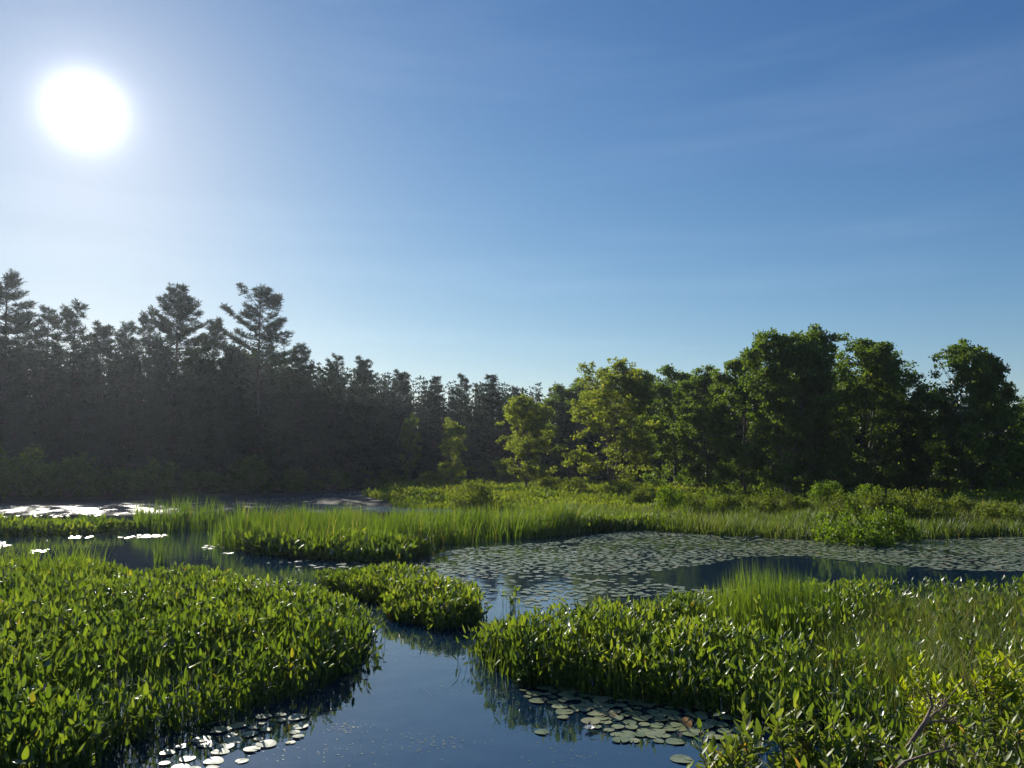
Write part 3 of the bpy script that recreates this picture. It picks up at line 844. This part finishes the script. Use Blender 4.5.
def pickerel(G, rs, poly, density, hgt=0.5, thin=None, size=0.100, lean=0.0):
    density *= 1.75
    p = sample_poly(rs, poly, density, thin)
    q_ = sample_poly(rs, poly, density * 1.3); q_ = q_[edge_dist(q_, poly) < 0.55]; q_ = q_ + rs.normal(size=q_.shape) * 0.07
    p = np.vstack([p, q_])
    ed = edge_dist(p, poly)
    p = p[ed > 0.6 * vnoise(p, 0.55, 12) * vnoise(p, 1.7, 13) * 1.5 - 0.08]
    st = p[(edge_dist(p, poly) < 0.5) & (rs.rand(len(p)) < 0.035)]; st = st + rs.normal(size=st.shape) * 0.22
    p = np.vstack([p, st])
    n = len(p)
    low = rs.rand(n) < np.where(edge_dist(p, poly) < 0.5, 0.6, 0.34)
    h = bed_h(p, poly, hgt) * np.where(low, rs.uniform(0.08, 0.5, n), 0.5 + 0.55 * rs.rand(n) ** 0.6)
    az = rs.rand(n) * 6.283
    tl = np.abs(rs.normal(0.12, 0.14, n))
    rm = rots(rs, n, az, tl)
    base = np.column_stack([p, np.full(n, -0.03)])
    ln = h + 0.03
    G.scatter(STEM_V, STEM_F, base, rm, np.stack([np.full(n, 0.007), np.full(n, 0.007), ln], 1), np.clip(0.2 + 0.3 * rs.rand(n), 0, .9))
    top = base + rm[:, :, 2] * ln[:, None]
    # blade leans a further bit outwards
    bt = np.clip(tl + rs.normal(0.45, 0.42, n), 0.0, 2.0)
    rb = rots(rs, n, az, bt, spin=-1.5708 + rs.normal(size=n) * 0.5 + np.where(rs.rand(n) < 0.5, 0, 3.1416))
    s = size * (0.65 + 0.6 * rs.rand(n))
    pt = vnoise(p, 1.1, 9)
    val = np.clip(0.62 * rs.rand(n) ** 1.3 + 0.55 * (pt - 0.15) + 0.18 * (vnoise(p, 3.5, 19) - 0.5), 0, 0.9)
    odd = rs.rand(n)
    val[odd < 0.010] = 0.95; val[odd < 0.0005] = 1.0
    G.scatter(BLADE_V, BLADE_F, top, rb, np.stack([s * rs.uniform(0.65, 1.05, n), s, s], 1), val)
    # purple flower spikes
    m_ = rs.rand(n) < 0.010
    fp = top[m_] + np.array([0, 0, 0.04]); k = m_.sum()
    if k:
        G.scatter(STEM_V, STEM_F, fp, rots(rs, k, tilt=rs.rand(k) * 0.2), np.stack([np.full(k, 0.013), np.full(k, 0.013), np.full(k, 0.06)], 1), np.full(k, 0.5), 1)
    return n

def blades(G, rs, poly, density, hgt, width, thin=None, tmpl=(RIB_V, RIB_F), tilt=0.13, mi=0, z=None, lo=0.0, hi=0.9, dead=0.02, tuft=None):
    p = sample_poly(rs, poly, density, thin)
    n = len(p)
    if n == 0: return
    h = bed_h(p, poly, hgt, 0.5) * (0.6 + 0.5 * rs.rand(n))
    zz = np.full(n, -0.03) if z is None else z(p) - 0.02
    base = np.column_stack([p, zz])
    rm = rots(rs, n, tilt=np.abs(rs.normal(0, tilt, n)))
    val = np.clip(lo + (hi - lo) * (0.5 * rs.rand(n) + 0.5 * vnoise(p, 1.6, 21)), 0, 0.92)
    val[rs.rand(n) < dead] = 1.0
    G.scatter(tmpl[0], tmpl[1], base, rm, np.stack([width * (0.7 + 0.6 * rs.rand(n)), h, h], 1), val, mi)

rs = np.random.RandomState(5)
# left bed: near edge at water level, far edge given by its plant tops
BED_A = poly_px([(-500, 960), (60, 800), (110, 752), (165, 735), (225, 722), (290, 700), (338, 684), (366, 664), (374, 640), (362, 618), (330, 606), (290, 592, .25), (250, 576, .3), (210, 562, .4), (150, 560, .45), (90, 556, .4), (0, 556, .4), (-160, 556, .4), (-700, 600, .4)])
def thinA(p):
    d = np.clip(vnoise(p, 1.3, 31) * 1.6 - 0.1, 0.25, 1)
    # open wet patch with sparse plants
    q_ = poly_px([(-60, 585), (60, 572), (150, 570), (300, 592), (250, 612), (120, 612), (0, 600)])
    return d * np.where(in_poly(p, q_), 0.42, 1.0)
G = Geo()
pickerel(G, rs, BED_A, 235, 0.52, thinA)
blades(G, rs, BED_A, 70, 0.5, 0.009, thinA, mi=2, tmpl=(RIB2_V, RIB2_F), dead=0.12)
link('pickerelweed', G.mesh('pickerelweed', [M_pick, M_purple, M_reed]), label='broad-leaved pickerelweed bed filling the left foreground', cat='marsh plants', kind='stuff', group='beds of marsh plants')
# islet
BED_B = poly_px([(345, 602), (390, 624), (440, 631), (488, 625), (512, 612), (518, 602), (506, 594, .3), (488, 579, .4), (455, 571, .4), (395, 566, .4), (345, 566, .4), (318, 572, .3), (312, 584, .1)])
G = Geo()
pickerel(G, rs, BED_B, 250, 0.5)
link('pickerelweed', G.mesh('pickerelweed', [M_pick, M_purple]), label='small island of pickerelweed in the middle of the water', cat='marsh plants', kind='stuff', group='beds of marsh plants')
# right bed
BED_D = poly_px([(462, 650), (470, 668), (492, 684), (540, 694), (600, 703), (660, 712), (720, 722), (800, 740), (900, 800), (1200, 900), (1700, 700), (1300, 581, .38), (1024, 581, .38), (900, 581, .38), (800, 583, .38), (700, 594, .35), (650, 605, .3), (590, 614, .3), (545, 621, .3), (505, 635, .2), (474, 645, .1)])
SEDGE = poly_px([(880, 592, .4), (1500, 588, .4), (1700, 720), (1100, 850), (860, 760), (790, 690), (820, 640, .2)])
RUSH = poly_px([(735, 576, .6), (835, 578, .6), (850, 612, .3), (800, 650), (720, 650), (690, 625), (700, 596, .4)])
def thinD(p):
    d = np.clip(vnoise(p, 1.2, 41) * 1.7 - 0.1, 0.3, 1)
    d = np.where(in_poly(p, SEDGE), d * 0.22, d)
    return np.where(in_poly(p, RUSH), d * 0.12, d)
G = Geo()
pickerel(G, rs, BED_D, 260, 0.55, thinD, size=0.098)
blades(G, rs, BED_D, 80, 0.58, 0.009, thinD, mi=2, tmpl=(RIB2_V, RIB2_F))
link('pickerelweed', G.mesh('pickerelweed', [M_pick, M_purple, M_reed]), label='broad-leaved pickerelweed bed along the right side of the blue water', cat='marsh plants', kind='stuff', group='beds of marsh plants')
G = Geo()
zf = lambda p: np.maximum(ground_z(p), 0.0)
blades(G, rs, SEDGE, 900, 0.62, 0.009, lambda p: np.clip(vnoise(p, 0.6, 51) * 1.9 - 0.25, 0.08, 1), tilt=0.3, z=zf, dead=0.10)
link('sedge', G.mesh('sedge', M_sedge), label='fine yellow green sedge at the right of the foreground', cat='sedge', kind='stuff', group='beds of marsh plants')
G = Geo()
blades(G, rs, RUSH, 420, 0.85, 0.014, tilt=0.07, tmpl=(RIB2_V, RIB2_F), lo=0, hi=0.6)
link('rushes', G.mesh('rushes', M_reed), label='patch of upright dark green rushes at the back of the right bed', cat='rushes', kind='stuff', group='beds of marsh plants')
# middle reed bed and its fringe of pickerelweed
BED_C = poly_px([(208, 545), (240, 552), (300, 557), (350, 561), (400, 562), (425, 553), (440, 545), (520, 540), (600, 531), (660, 526), (700, 524), (700, 512, .3), (640, 508, .8), (560, 506, .8), (470, 505, .9), (400, 508, .9), (360, 508, .8), (300, 513, .8), (240, 512, .9), (212, 522, .7)])
FR_C = poly_px([(212, 546), (240, 553), (300, 558), (350, 562), (400, 564), (432, 554), (430, 546, .2), (380, 538, .3), (300, 538, .3), (220, 535, .3)])
G = Geo()
blades(G, rs, BED_C, 300, 1.05, 0.030, lambda p: np.where(in_poly(p, FR_C), 0.3, 1.0) * np.clip(vnoise(p, 1.5, 61) * 1.9 - 0.2, 0.15, 1), tilt=0.15, hi=0.9, dead=0.05)
link('reeds', G.mesh('reeds', M_reed), label='bright green reed bed across the middle distance', cat='reeds', kind='stuff', group='beds of marsh plants')
G = Geo()
pickerel(G, rs, FR_C, 110, 0.45, size=0.2)
STRIP = poly_px([(640, 527), (760, 536), (800, 538), (800, 530), (700, 518), (640, 516)])
pickerel(G, rs, poly_px([(560, 533), (640, 530), (700, 530), (700, 524), (560, 524)]), 90, 0.4, size=0.2)
link('pickerelweed', G.mesh('pickerelweed', [M_pick, M_purple]), label='leafy pickerelweed fringe at the near foot of the middle reed bed', cat='marsh plants', kind='stuff', group='beds of marsh plants')
# left reeds
BED_L = poly_px([(136, 531), (180, 531), (230, 528), (262, 522), (300, 515), (290, 505, .5), (260, 502, .9), (220, 500, 1.0), (150, 501, 1.0), (134, 508, .6)])
BED_L2 = poly_px([(-220, 537), (0, 536), (60, 536), (110, 533), (145, 531), (150, 518, .4), (60, 518, .4), (0, 520, .4), (-220, 522, .4)])
G = Geo()
blades(G, rs, BED_L, 150, 1.35, 0.040, lambda p: np.clip(vnoise(p, 1.8, 71) * 1.8 - .2, 0.15, 1), tilt=0.09)
link('reeds', G.mesh('reeds', M_reed), label='clump of tall reeds on the left beside the bright channel', cat='reeds', kind='stuff', group='beds of marsh plants')
G = Geo()
pickerel(G, rs, BED_L2, 60, 0.4, size=0.22)
blades(G, rs, BED_L2, 14, 1.1, 0.02, lambda p: (vnoise(p, 1.3, 81) > 0.55) * 1.0, tilt=0.08, mi=2)
link('pickerelweed', G.mesh('pickerelweed', [M_pick, M_purple, M_reed]), label='low strip of marsh plants between the bright channel and the dark inlet', cat='marsh plants', kind='stuff', group='beds of marsh plants')
# small tufts of reed in the near left bed and inlet: things, each its own
def reed_tuft(px, py, n, h, w, lab, r=0.22):
    c = P(px, py)
    G = Geo(); rs2 = np.random.RandomState(int(px))
    p = c[:2] + rs2.normal(size=(n, 2)) * r
    hh = h * (0.5 + 0.5 * rs2.rand(n))
    G.scatter(RIB_V, RIB_F, np.column_stack([p - c[:2], np.full(n, -0.03)]), rots(rs2, n, tilt=np.abs(rs2.normal(0, 0.14, n))), np.stack([w * (.7 + .6 * rs2.rand(n)), hh, hh], 1), rs2.rand(n) * 0.9)
    link('reed_tuft', G.mesh('reed_tuft', M_reed), loc=(c[0], c[1], 0), label=lab, cat='reed tuft', group='single tufts of reed')
reed_tuft(62, 590, 142, 1.15, 0.028, 'biggest reed tuft, rising above the far side of the left bed', 0.30)
reed_tuft(76, 600, 60, 0.8, 0.028, 'short reed tuft just right of the biggest one')
reed_tuft(22, 572, 60, 0.9, 0.028, 'thin reed tuft at the left end of the dark inlet')
reed_tuft(160, 563, 33, 0.75, 0.028, 'lone small reed tuft standing in the dark inlet', 0.08)
reed_tuft(88, 572, 45, 0.7, 0.028, 'sparse reed tuft behind the left bed, right of the biggest tuft')
# right-hand meadow grass and far meadow
ME_R = poly_px([(560, 532), (640, 531), (720, 536), (800, 540), (880, 541), (960, 537), (1024, 536), (1500, 536), (1500, 512, .4), (1024, 512, .4), (960, 510, .4), (900, 512, .4), (700, 508, .3), (560, 508, .3)])
G = Geo()
blades(G, rs, ME_R, 200, 0.6, 0.032, lambda p: np.clip(vnoise(p, 1.4, 91) * 1.5, 0.4, 1), tilt=0.16, z=zf)
link('meadow_grass', G.mesh('meadow_grass', M_sedge), label='bright marsh grass strip behind the lily pad field', cat='grass', kind='stuff', group='beds of marsh plants')
ME_F = poly_px([(383, 491), (362, 500), (400, 508), (480, 510), (560, 512), (660, 518), (760, 520), (900, 520), (1024, 520), (1400, 520), (1400, 492), (1024, 492), (900, 490), (700, 487), (620, 484), (520, 483), (420, 483)])
G = Geo()
p = sample_poly(rs, ME_F, 60, lambda p: np.clip(vnoise(p, 1.5, 93) * 1.6, 0.3, 1))
hz = vnoise(p, 1.6, 95)
cz = np.maximum(ground_z(p), 0) + rs.rand(len(p)) * (0.08 + 0.6 * hz ** 2)
n = len(p)
s = 0.22 * (0.7 + 0.6 * rs.rand(n))
G.scatter(KITE_V, KITE_F, np.column_stack([p, cz]), rots(rs, n, tilt=np.abs(rs.normal(1.0, 0.5, n))), np.stack([s * 0.5, s, s], 1), np.clip(0.5 * rs.rand(n) + 0.5 * hz, 0, 1))
blades(G, rs, ME_F, 60, 0.35, 0.04, tilt=0.25, z=zf)
link('meadow_ferns', G.mesh('meadow_ferns', M_fern), label='yellow green meadow of ferns and grass before the trees', cat='ferns', kind='stuff', group='beds of marsh plants')

# ------------------------------------------------------------------ lily pads
def pad_mesh(seed, nseg=15):
    rs2 = np.random.RandomState(seed)
    v = [(0, 0, 0.0)]
    th = np.linspace(0.16, 6.283 - 0.16, nseg)
    lift = rs2.rand() * 0.05; ph = rs2.rand() * 6.28
    for r_ in (0.55, 1.0):
        for a in th:
            rr = r_ * (1 + 0.04 * math.sin(3 * a + ph) * r_)
            v.append((rr * math.cos(a), rr * math.sin(a), (lift * math.sin(2 * a + ph) + 0.02 * rs2.rand()) * r_ ** 2))
    f = []
    for i in range(nseg - 1):
        f.append((0, 1 + i, 2 + i)); f.append((1 + i, 1 + nseg + i, 2 + nseg + i, 2 + i))
    return np.array(v), f
PADS = [pad_mesh(i) for i in range(6)]
PAD_ME = []
for i, (v, f) in enumerate(PADS):
    G = Geo(); G.add(v, f, i / 6.0 * 0.5); PAD_ME.append(G.mesh('lily_pad', M_pad, True))
rs = np.random.RandomState(9)
def spread(cands, r, mind):
    """keep candidates so pads overlap only a little (grid hash)"""
    keep = []; grid = {}
    for i, (x, y) in enumerate(cands):
        gx_, gy_ = int(x / mind), int(y / mind); ok = True
        for a in (-1, 0, 1):
            for b_ in (-1, 0, 1):
                for j in grid.get((gx_ + a, gy_ + b_), ()):
                    if (cands[j][0] - x) ** 2 + (cands[j][1] - y) ** 2 < mind * mind: ok = False
        if ok: keep.append(i); grid.setdefault((gx_, gy_), []).append(i)
    return np.array(keep, int)
n_pad = 0
def add_pad(x, y, r, lab, group, tilt=None):
    global n_pad
    o = bpy.data.objects.new('lily_pad', PAD_ME[rs.randint(6)]); COL.objects.link(o)
    o.location = (x, y, 0.006 + rs.rand() * 0.008)
    t = rs.normal() * 0.03 if tilt is None else tilt
    o.rotation_euler = (t, rs.normal() * 0.03, rs.rand() * 6.28)
    o.scale = (r, r * rs.uniform(0.88, 1), r)
    o['label'] = lab; o['category'] = 'lily pad'; o['group'] = group
    n_pad += 1
    return o
RAFT = poly_px([(520, 688), (560, 686), (620, 694), (690, 702), (740, 715), (745, 738), (700, 742), (655, 745), (620, 742), (590, 728), (560, 710), (525, 700)])
c = sample_poly(rs, RAFT, 160, None); kp = spread(c, 0, 0.10)
for i in kp[:120]: add_pad(c[i][0], c[i][1], rs.uniform(0.045, 0.10), 'olive lily pad in the loose raft below the right bed', 'lily pads in the raft below the right bed')
add_pad(*P(682, 760)[:2], 0.098, 'lone round lily pad lying clear below the raft, beside the near bush', 'lily pads in the raft below the right bed')
add_pad(*P(542, 733)[:2], 0.07, 'small lily pad drifting alone at the left of the raft', 'lily pads in the raft below the right bed')
add_pad(*P(563, 718)[:2], 0.06, 'small pad with a raised rim left of the white flower', 'lily pads in the raft below the right bed')
LRAFT = poly_px([(150, 762), (165, 745), (200, 738), (240, 722), (290, 712), (305, 722), (300, 745), (262, 748), (240, 765), (205, 775)])
c = sample_poly(rs, LRAFT, 130, None); kp = spread(c, 0, 0.13)
for i in kp[:60]: add_pad(c[i][0], c[i][1], rs.uniform(0.04, 0.095), 'shining lily pad floating at the front edge of the left bed', 'lily pads before the left bed')
# pads of the big field: nearest as things, the rest one mass
FIELD = poly_px([(400, 568), (440, 553), (470, 548), (560, 542), (580, 537), (640, 530), (720, 536), (800, 540), (900, 541), (1024, 537), (1400, 537), (1400, 572), (1024, 572), (940, 570), (860, 562), (800, 556), (745, 557), (700, 566), (650, 572), (652, 580), (690, 590), (760, 588), (740, 600), (620, 618), (540, 612), (505, 596), (470, 590), (430, 583), (380, 578)])
DARK = poly_px([(640, 541), (672, 536), (760, 538), (790, 544), (720, 550), (668, 552)])
MURK = poly_px([(455, 562), (545, 550), (470, 545), (430, 548)])
def thinF(p):
    d = np.clip(vnoise(p * np.array([1, 2.0]), 2.2, 101) * 1.9 - 0.15, 0.22, 1)
    d = np.where(in_poly(p, DARK), 0.25, d)
    near = p[:, 1] < 17.5
    return d * np.where(near, 0.55, 1)
c = sample_poly(rs, FIELD, 85, thinF); kp = spread(c, 0, 0.122); c = c[kp]
order = np.argsort(c[:, 1]); c = c[order]
vis = c[(np.abs(c[:, 0] / c[:, 1]) < 0.67)]
nth = 300 - n_pad - 6
near_set = vis[:nth]
for x, y in near_set: add_pad(x, y, rs.uniform(0.05, 0.095), 'pale lily pad along the near rim of the big pad field', 'lily pads at the near rim of the pad field')
lim = near_set[-1][1]
rest = c[~((c[:, 1] <= lim) & (np.abs(c[:, 0] / c[:, 1]) < 0.67))]
def pad_mass(G, rs, c, rmin=0.05, rmax=0.098, tilt=0.035):
    which = rs.randint(0, 6, len(c))
    for k in range(6):
        q_ = c[which == k]; n = len(q_)
        if not n: continue
        r = rs.uniform(rmin, rmax, n)
        G.scatter(PADS[k][0], PADS[k][1], np.column_stack([q_, 0.006 + rs.rand(n) * 0.008]), rots(rs, n, tilt=np.abs(rs.normal(0, tilt, n))), np.stack([r, r, r], 1), rs.rand(n) * 0.95)
G = Geo(); pad_mass(G, rs, rest)
link('lily_pads', G.mesh('lily_pads', M_pad, True), label='wide field of lily pads covering the far right water', cat='lily pads', kind='stuff')
# pads in the left inlet, the channel between the beds and the far channel
G = Geo()
for poly, dn, md in (
    (poly_px([(0, 506.5), (140, 504.5), (230, 501), (300, 496.5), (372, 489.5), (378, 490.5), (330, 500), (280, 500), (220, 506), (140, 514.5), (60, 517), (0, 517), (-200, 518), (-200, 508)]), 16, 0.2),
    (poly_px([(72, 541), (118, 539.5), (166, 537), (168, 535), (120, 534.2), (70, 536)]), 46, 0.14),
    (poly_px([(-100, 551), (0, 549), (16, 544), (0, 541), (-100, 541)]), 46, 0.14),
    (poly_px([(30, 554), (58, 551), (58, 548.5), (32, 550)]), 46, 0.14),
    (poly_px([(200, 545), (240, 549), (232, 555), (205, 552)]), 36, 0.14),
    (poly_px([(265, 560), (350, 560), (420, 569), (345, 570), (270, 566)]), 22, 0.15),
    (poly_px([(300, 590), (322, 590), (345, 604), (330, 604)]), 30, 0.15),
    (poly_px([(0, 574), (300, 580), (290, 600), (100, 600), (0, 590)]), 22, 0.15)):
    c = sample_poly(rs, poly, dn, lambda p: (vnoise(p, 0.9, 111) + 0.35 * rs.rand(len(p)) > 0.72) * 1.0); c = c[spread(c, 0, md)]
    pad_mass(G, rs, c, 0.04, 0.10, 0.06)
link('lily_pads', G.mesh('lily_pads', M_pad, True), label='scattered shining lily pads in the left inlet and channel', cat='lily pads', kind='stuff')

# curled dead pad and white water lilies
G = Geo()
v = PADS[2][0].copy() * 0.075; v[:, 2] = np.abs(v[:, 0]) * 0.75 + 0.01
G.add(v, PADS[2][1], 0.4)
p = P(684, 727)
link('curled_pad', G.mesh('curled_pad', M_padbrown, True), loc=(p[0], p[1], 0.012), label='curled orange brown dead lily pad lying on the raft', cat='lily pad').rotation_euler = (0.25, 0, 0.5)
def lily(px, py, r, lab):
    p = P(px, py); e = bpy.data.objects.new('water_lily', None); COL.objects.link(e); e.location = (p[0], p[1], 0.012); e['label'] = lab; e['category'] = 'water lily'; e['group'] = 'white water lilies'
    rs2 = np.random.RandomState(int(px)); G = Geo()
    for ring, (nn, tl, s) in enumerate(((8, 1.15, 1.0), (8, 0.75, 0.9), (6, 0.4, 0.75))):
        G.scatter(OVAL_V * np.array([1.6, 1, 1]), OVAL_F, np.zeros((nn, 3)), rots(rs2, nn, np.arange(nn) * 6.283 / nn + ring * 0.4, np.full(nn, tl), np.full(nn, 1.5708)), np.full(nn, s * r), np.full(nn, .5))
    link('petals', G.mesh('petals', M_petal), parent=e)
    G = Geo(); G.tube([(0, 0, 0), (0, 0, r * 0.35)], [r * 0.16, r * 0.22], 8); G.tube([(0, 0, r * 0.35), (0, 0, r * 0.38)], [r * 0.22, 0.001], 8)
    link('stamens', G.mesh('stamens', M_yellow), parent=e)
lily(589, 731, 0.06, 'white water lily opening beside the loose raft of pads')
lily(574, 554, 0.10, 'white water lily low in the left half of the pad field')
lily(863, 541, 0.10, 'white water lily in the pad field before the big bright bush')
lily(757, 516 + 22, 0.09, 'white water lily at the back rim of the pad field')

G = Geo(); rs = np.random.RandomState(15)
cs = []
for px, py, sp, n_ in ((345, 728, .12, 60), (430, 742, .25, 90), (470, 690, .3, 40), (400, 650, .5, 60), (330, 752, .3, 50), (560, 752, .2, 30), (440, 655, .15, 25)):
    q_ = P(px, py)[:2]; cs.append(q_ + rs.normal(size=(n_, 2)) * sp * np.array([1, 0.6]))
cs = np.vstack(cs); n = len(cs); rr = rs.uniform(0.003, 0.009, n)
G.scatter(PADS[1][0], PADS[1][1], np.column_stack([cs, np.full(n, 0.003)]), rots(rs, n, tilt=np.zeros(n)), np.stack([rr, rr, rr], 1), rs.rand(n) * 0.95)
link('floating_specks', G.mesh('floating_specks', M_pad), label='tiny floating plant specks on the open blue water', cat='specks', kind='stuff')

# ------------------------------------------------------------------ near bank: leafy bushes, herbs and the dead branch
def leafy_bush(seed, loc, H, spread_, nst, leaf, lab, mat=M_bush, density=1.0, name='leafy_bush'):
    rs2 = np.random.RandomState(seed); T = Geo(); C = Geo()
    for s_ in range(nst):
        az = rs2.rand() * 6.283; out_ = spread_ * rs2.rand() ** 0.6
        end = np.array([math.cos(az) * out_, math.sin(az) * out_, H * (1 - 0.35 * (out_ / spread_) ** 2) * rs2.uniform(0.75, 1.0)])
        b0 = np.array([end[0] * 0.25, end[1] * 0.25, -0.1])
        path = np.array([b0 + (end - b0) * t + np.array([0, 0, 0.12 * H * math.sin(t * 3.14)]) + rs2.normal(size=3) * 0.012 for t in np.linspace(0, 1, 6)])
        T.tube(path, np.linspace(0.008, 0.0028, 6), 5)
        shoots = [path[2:]]
        for j in range(3):
            k = rs2.randint(2, 5); d = (path[k + 1] - path[k]); d /= np.linalg.norm(d); d += rs2.normal(size=3) * 0.5; d[2] = abs(d[2]) + 0.3
            sh = bend_path(rs2, path[k], d, rs2.uniform(0.10, 0.28), 3, 0.08, 0.05); T.tube(sh, np.linspace(0.004, 0.002, 4), 4); shoots.append(sh)
        for sh in shoots:
            m_ = int((4 + 10 * np.linalg.norm(sh[-1] - sh[0])) * 2 * density)
            u = np.linspace(0.15, 1.0, m_) * (len(sh) - 1)
            i0 = np.minimum(u.astype(int), len(sh) - 2); fr = u - i0
            pp = sh[i0] * (1 - fr)[:, None] + sh[i0 + 1] * fr[:, None]
            az_ = np.arange(m_) * 2.4 + rs2.rand() * 6
            tl = np.clip(np.interp(np.linspace(0, 1, m_), [0, 1], [1.35, 0.6]) + rs2.normal(size=m_) * 0.25, 0.1, 1.9)
            s = leaf * rs2.uniform(0.6, 1.15, m_)
            rm = rots(rs2, m_, az_, tl, np.full(m_, 1.5708) + rs2.normal(size=m_) * 0.3)
            C.scatter(OVAL_V, OVAL_F, pp, rm, s, np.where(rs2.rand(m_) < 0.02, 0.97, rs2.rand(m_) * 0.9))
    e = bpy.data.objects.new(name, None); COL.objects.link(e); e.location = loc; e['label'] = lab; e['category'] = 'bush' if name == 'leafy_bush' else 'herb'; e['group'] = 'bushes and herbs on the near bank'
    link('stems', T.mesh('stems', M_twig, True), parent=e); link('foliage', C.mesh('foliage', mat), parent=e)
    return e
def on_bank(px, py, d):
    """ground point below the place seen at (px,py) at distance d; returns location and the plant height to reach that row"""
    r = ray(px, py); x, y = r[0] / r[1] * d, d
    top = CAM_H + r[2] / r[1] * d
    z = max(float(ground_z([[x, y]])[0]), -0.02)
    return (x, y, z), top - z
BUSH = [
 (775, 695, 4.1, 0.42, 26, 0.088, 'leafy bush at the bottom edge beside the raft, leftmost on the near bank'),
 (722, 716, 4.0, 0.25, 12, 0.08, 'small low bush overhanging the water at the left end of the bank'),
 (850, 712, 3.9, 0.40, 26, 0.085, 'leafy bush left of the dead branch'),
 (905, 728, 3.7, 0.34, 18, 0.08, 'low bush round the foot of the dead branch'),
 (955, 718, 4.3, 0.40, 20, 0.068, 'small-leaved bush right of the dead branch'),
 (1010, 695, 4.6, 0.45, 16, 0.07, 'small-leaved bush at the bottom right corner'),
 (1075, 690, 4.6, 0.5, 12, 0.07, 'bush past the bottom right corner'),
]
for i, (px, py, d, sp, ns, lf, lab) in enumerate(BUSH):
    loc, H = on_bank(px, py, d)
    leafy_bush(200 + i, loc, H, sp, ns, lf, lab)
HERB = [(922, 650, 6.4, 'tall yellow green herb with arched sprays, left of the two at the right edge'), (985, 640, 6.2, 'tallest yellow green herb with whorled leaves near the right edge'), (950, 668, 6.0, 'low yellow green herb between the two taller ones'), (1015, 662, 6.3, 'yellow green herb cut by the right edge')]
M_herb = leaf_mat('herb_leaf', [(0, (0.13, 0.19, 0.02)), (0.5, (0.22, 0.29, 0.03)), (1.0, (0.32, 0.35, 0.04))], 0.55, 0.02, 0.4, (1.6, 1.5, 0.4))
for i, (px, py, d, lab) in enumerate(HERB):
    loc, H = on_bank(px, py, d)
    leafy_bush(230 + i, loc, H, 0.26, 8, 0.08, lab, M_herb, 1.1, 'marsh_herb')
# dead branch: forked grey-brown wood with frayed twigs
G = Geo(); rs = np.random.RandomState(3)
def wp(px, py, d):
    r = ray(px, py); return np.array([r[0] / r[1] * d, d, CAM_H + r[2] / r[1] * d])
A0 = wp(868, 800, 3.5); A1 = wp(905, 752, 3.6); A2 = wp(925, 722, 3.66); A3 = wp(932, 706, 3.7)
G.tube([A0, A1, A2, A3], [0.013, 0.011, 0.009, 0.006], 6)
G.tube([A3, wp(930, 696, 3.7), wp(926, 690, 3.7)], [0.006, 0.005, 0.003], 5)
G.tube([A2, wp(936, 712, 3.75), wp(948, 704, 3.8)], [0.006, 0.005, 0.003], 5)
G.tube([A2, wp(940, 721, 3.72), wp(952, 722, 3.74)], [0.005, 0.004, 0.002], 5)
G.tube([wp(880, 785, 3.5), wp(905, 762, 3.45), wp(935, 752, 3.4), wp(950, 748, 3.4)], [0.009, 0.007, 0.005, 0.003], 5)
G.tube([A1, wp(885, 745, 3.62), wp(872, 738, 3.65)], [0.006, 0.004, 0.002], 5)
for base_ in (wp(930, 696, 3.7), wp(945, 706, 3.8), wp(948, 721, 3.74), wp(946, 749, 3.4), wp(934, 708, 3.7)):
    for j in range(9):
        d = rs.normal(size=3) * 0.8 + np.array([0.3, 0, 0.7])
        G.tube(bend_path(rs, base_ + rs.normal(size=3) * 0.008, d, rs.uniform(0.03, 0.085), 3, 0.3), [0.0025, 0.002, 0.0015, 0.0008], 4)
for pth in ([(938, 712), (955, 690), (968, 672)], [(948, 722), (975, 730), (992, 742)], [(926, 700), (915, 688), (908, 680)]):
    G.tube([wp(a, b_, 3.75) for a, b_ in pth], [0.003, 0.002, 0.001], 4)
me = G.mesh('dead_branch', M_twig, True)
root = A0.copy()
for v in me.vertices: v.co = v.co - Vector(root)
link('dead_branch', me, loc=tuple(root), label='bare brown dead branch with frayed forked tips rising from the near bushes', cat='branch')
# thin dead stalks standing in the water
for px, py, h, lab in ((4, 765, 0.35, 'thin dead stalk standing in water before the left bed'), (655, 766, 0.22, 'thin dark stalk poking from the water below the pad raft')):
    pass

# ------------------------------------------------------------------ lens glare: added scattering volume round the scene, imitates its pale veil
VEIL_DENSITY = 0.00022
m, N, L = new_mat('glare_scatter')
o = N.new('ShaderNodeOutputMaterial'); v_ = N.new('ShaderNodeVolumePrincipled')
v_.inputs['Color'].default_value = (0.76, 0.84, 1.0, 1); v_.inputs['Density'].default_value = VEIL_DENSITY; v_.inputs['Anisotropy'].default_value = 0.6
L.new(v_.outputs[0], o.inputs['Volume'])
x0, x1, y0, y1, z0, z1 = -460, 460, -260, 520, -2.5, 21
G = Geo()
G.add([(x0, y0, z0), (x1, y0, z0), (x1, y1, z0), (x0, y1, z0), (x0, y0, z1), (x1, y0, z1), (x1, y1, z1), (x0, y1, z1)],
      [(0, 3, 2, 1), (4, 5, 6, 7), (0, 1, 5, 4), (1, 2, 6, 5), (2, 3, 7, 6), (3, 0, 4, 7)])
link('glare_veil', G.mesh('glare_veil', m), kind='stuff', label='thin added veil over the whole marsh, imitating lens glare', cat='glare_veil')
print('pads', n_pad, 'objects', len(bpy.data.objects))
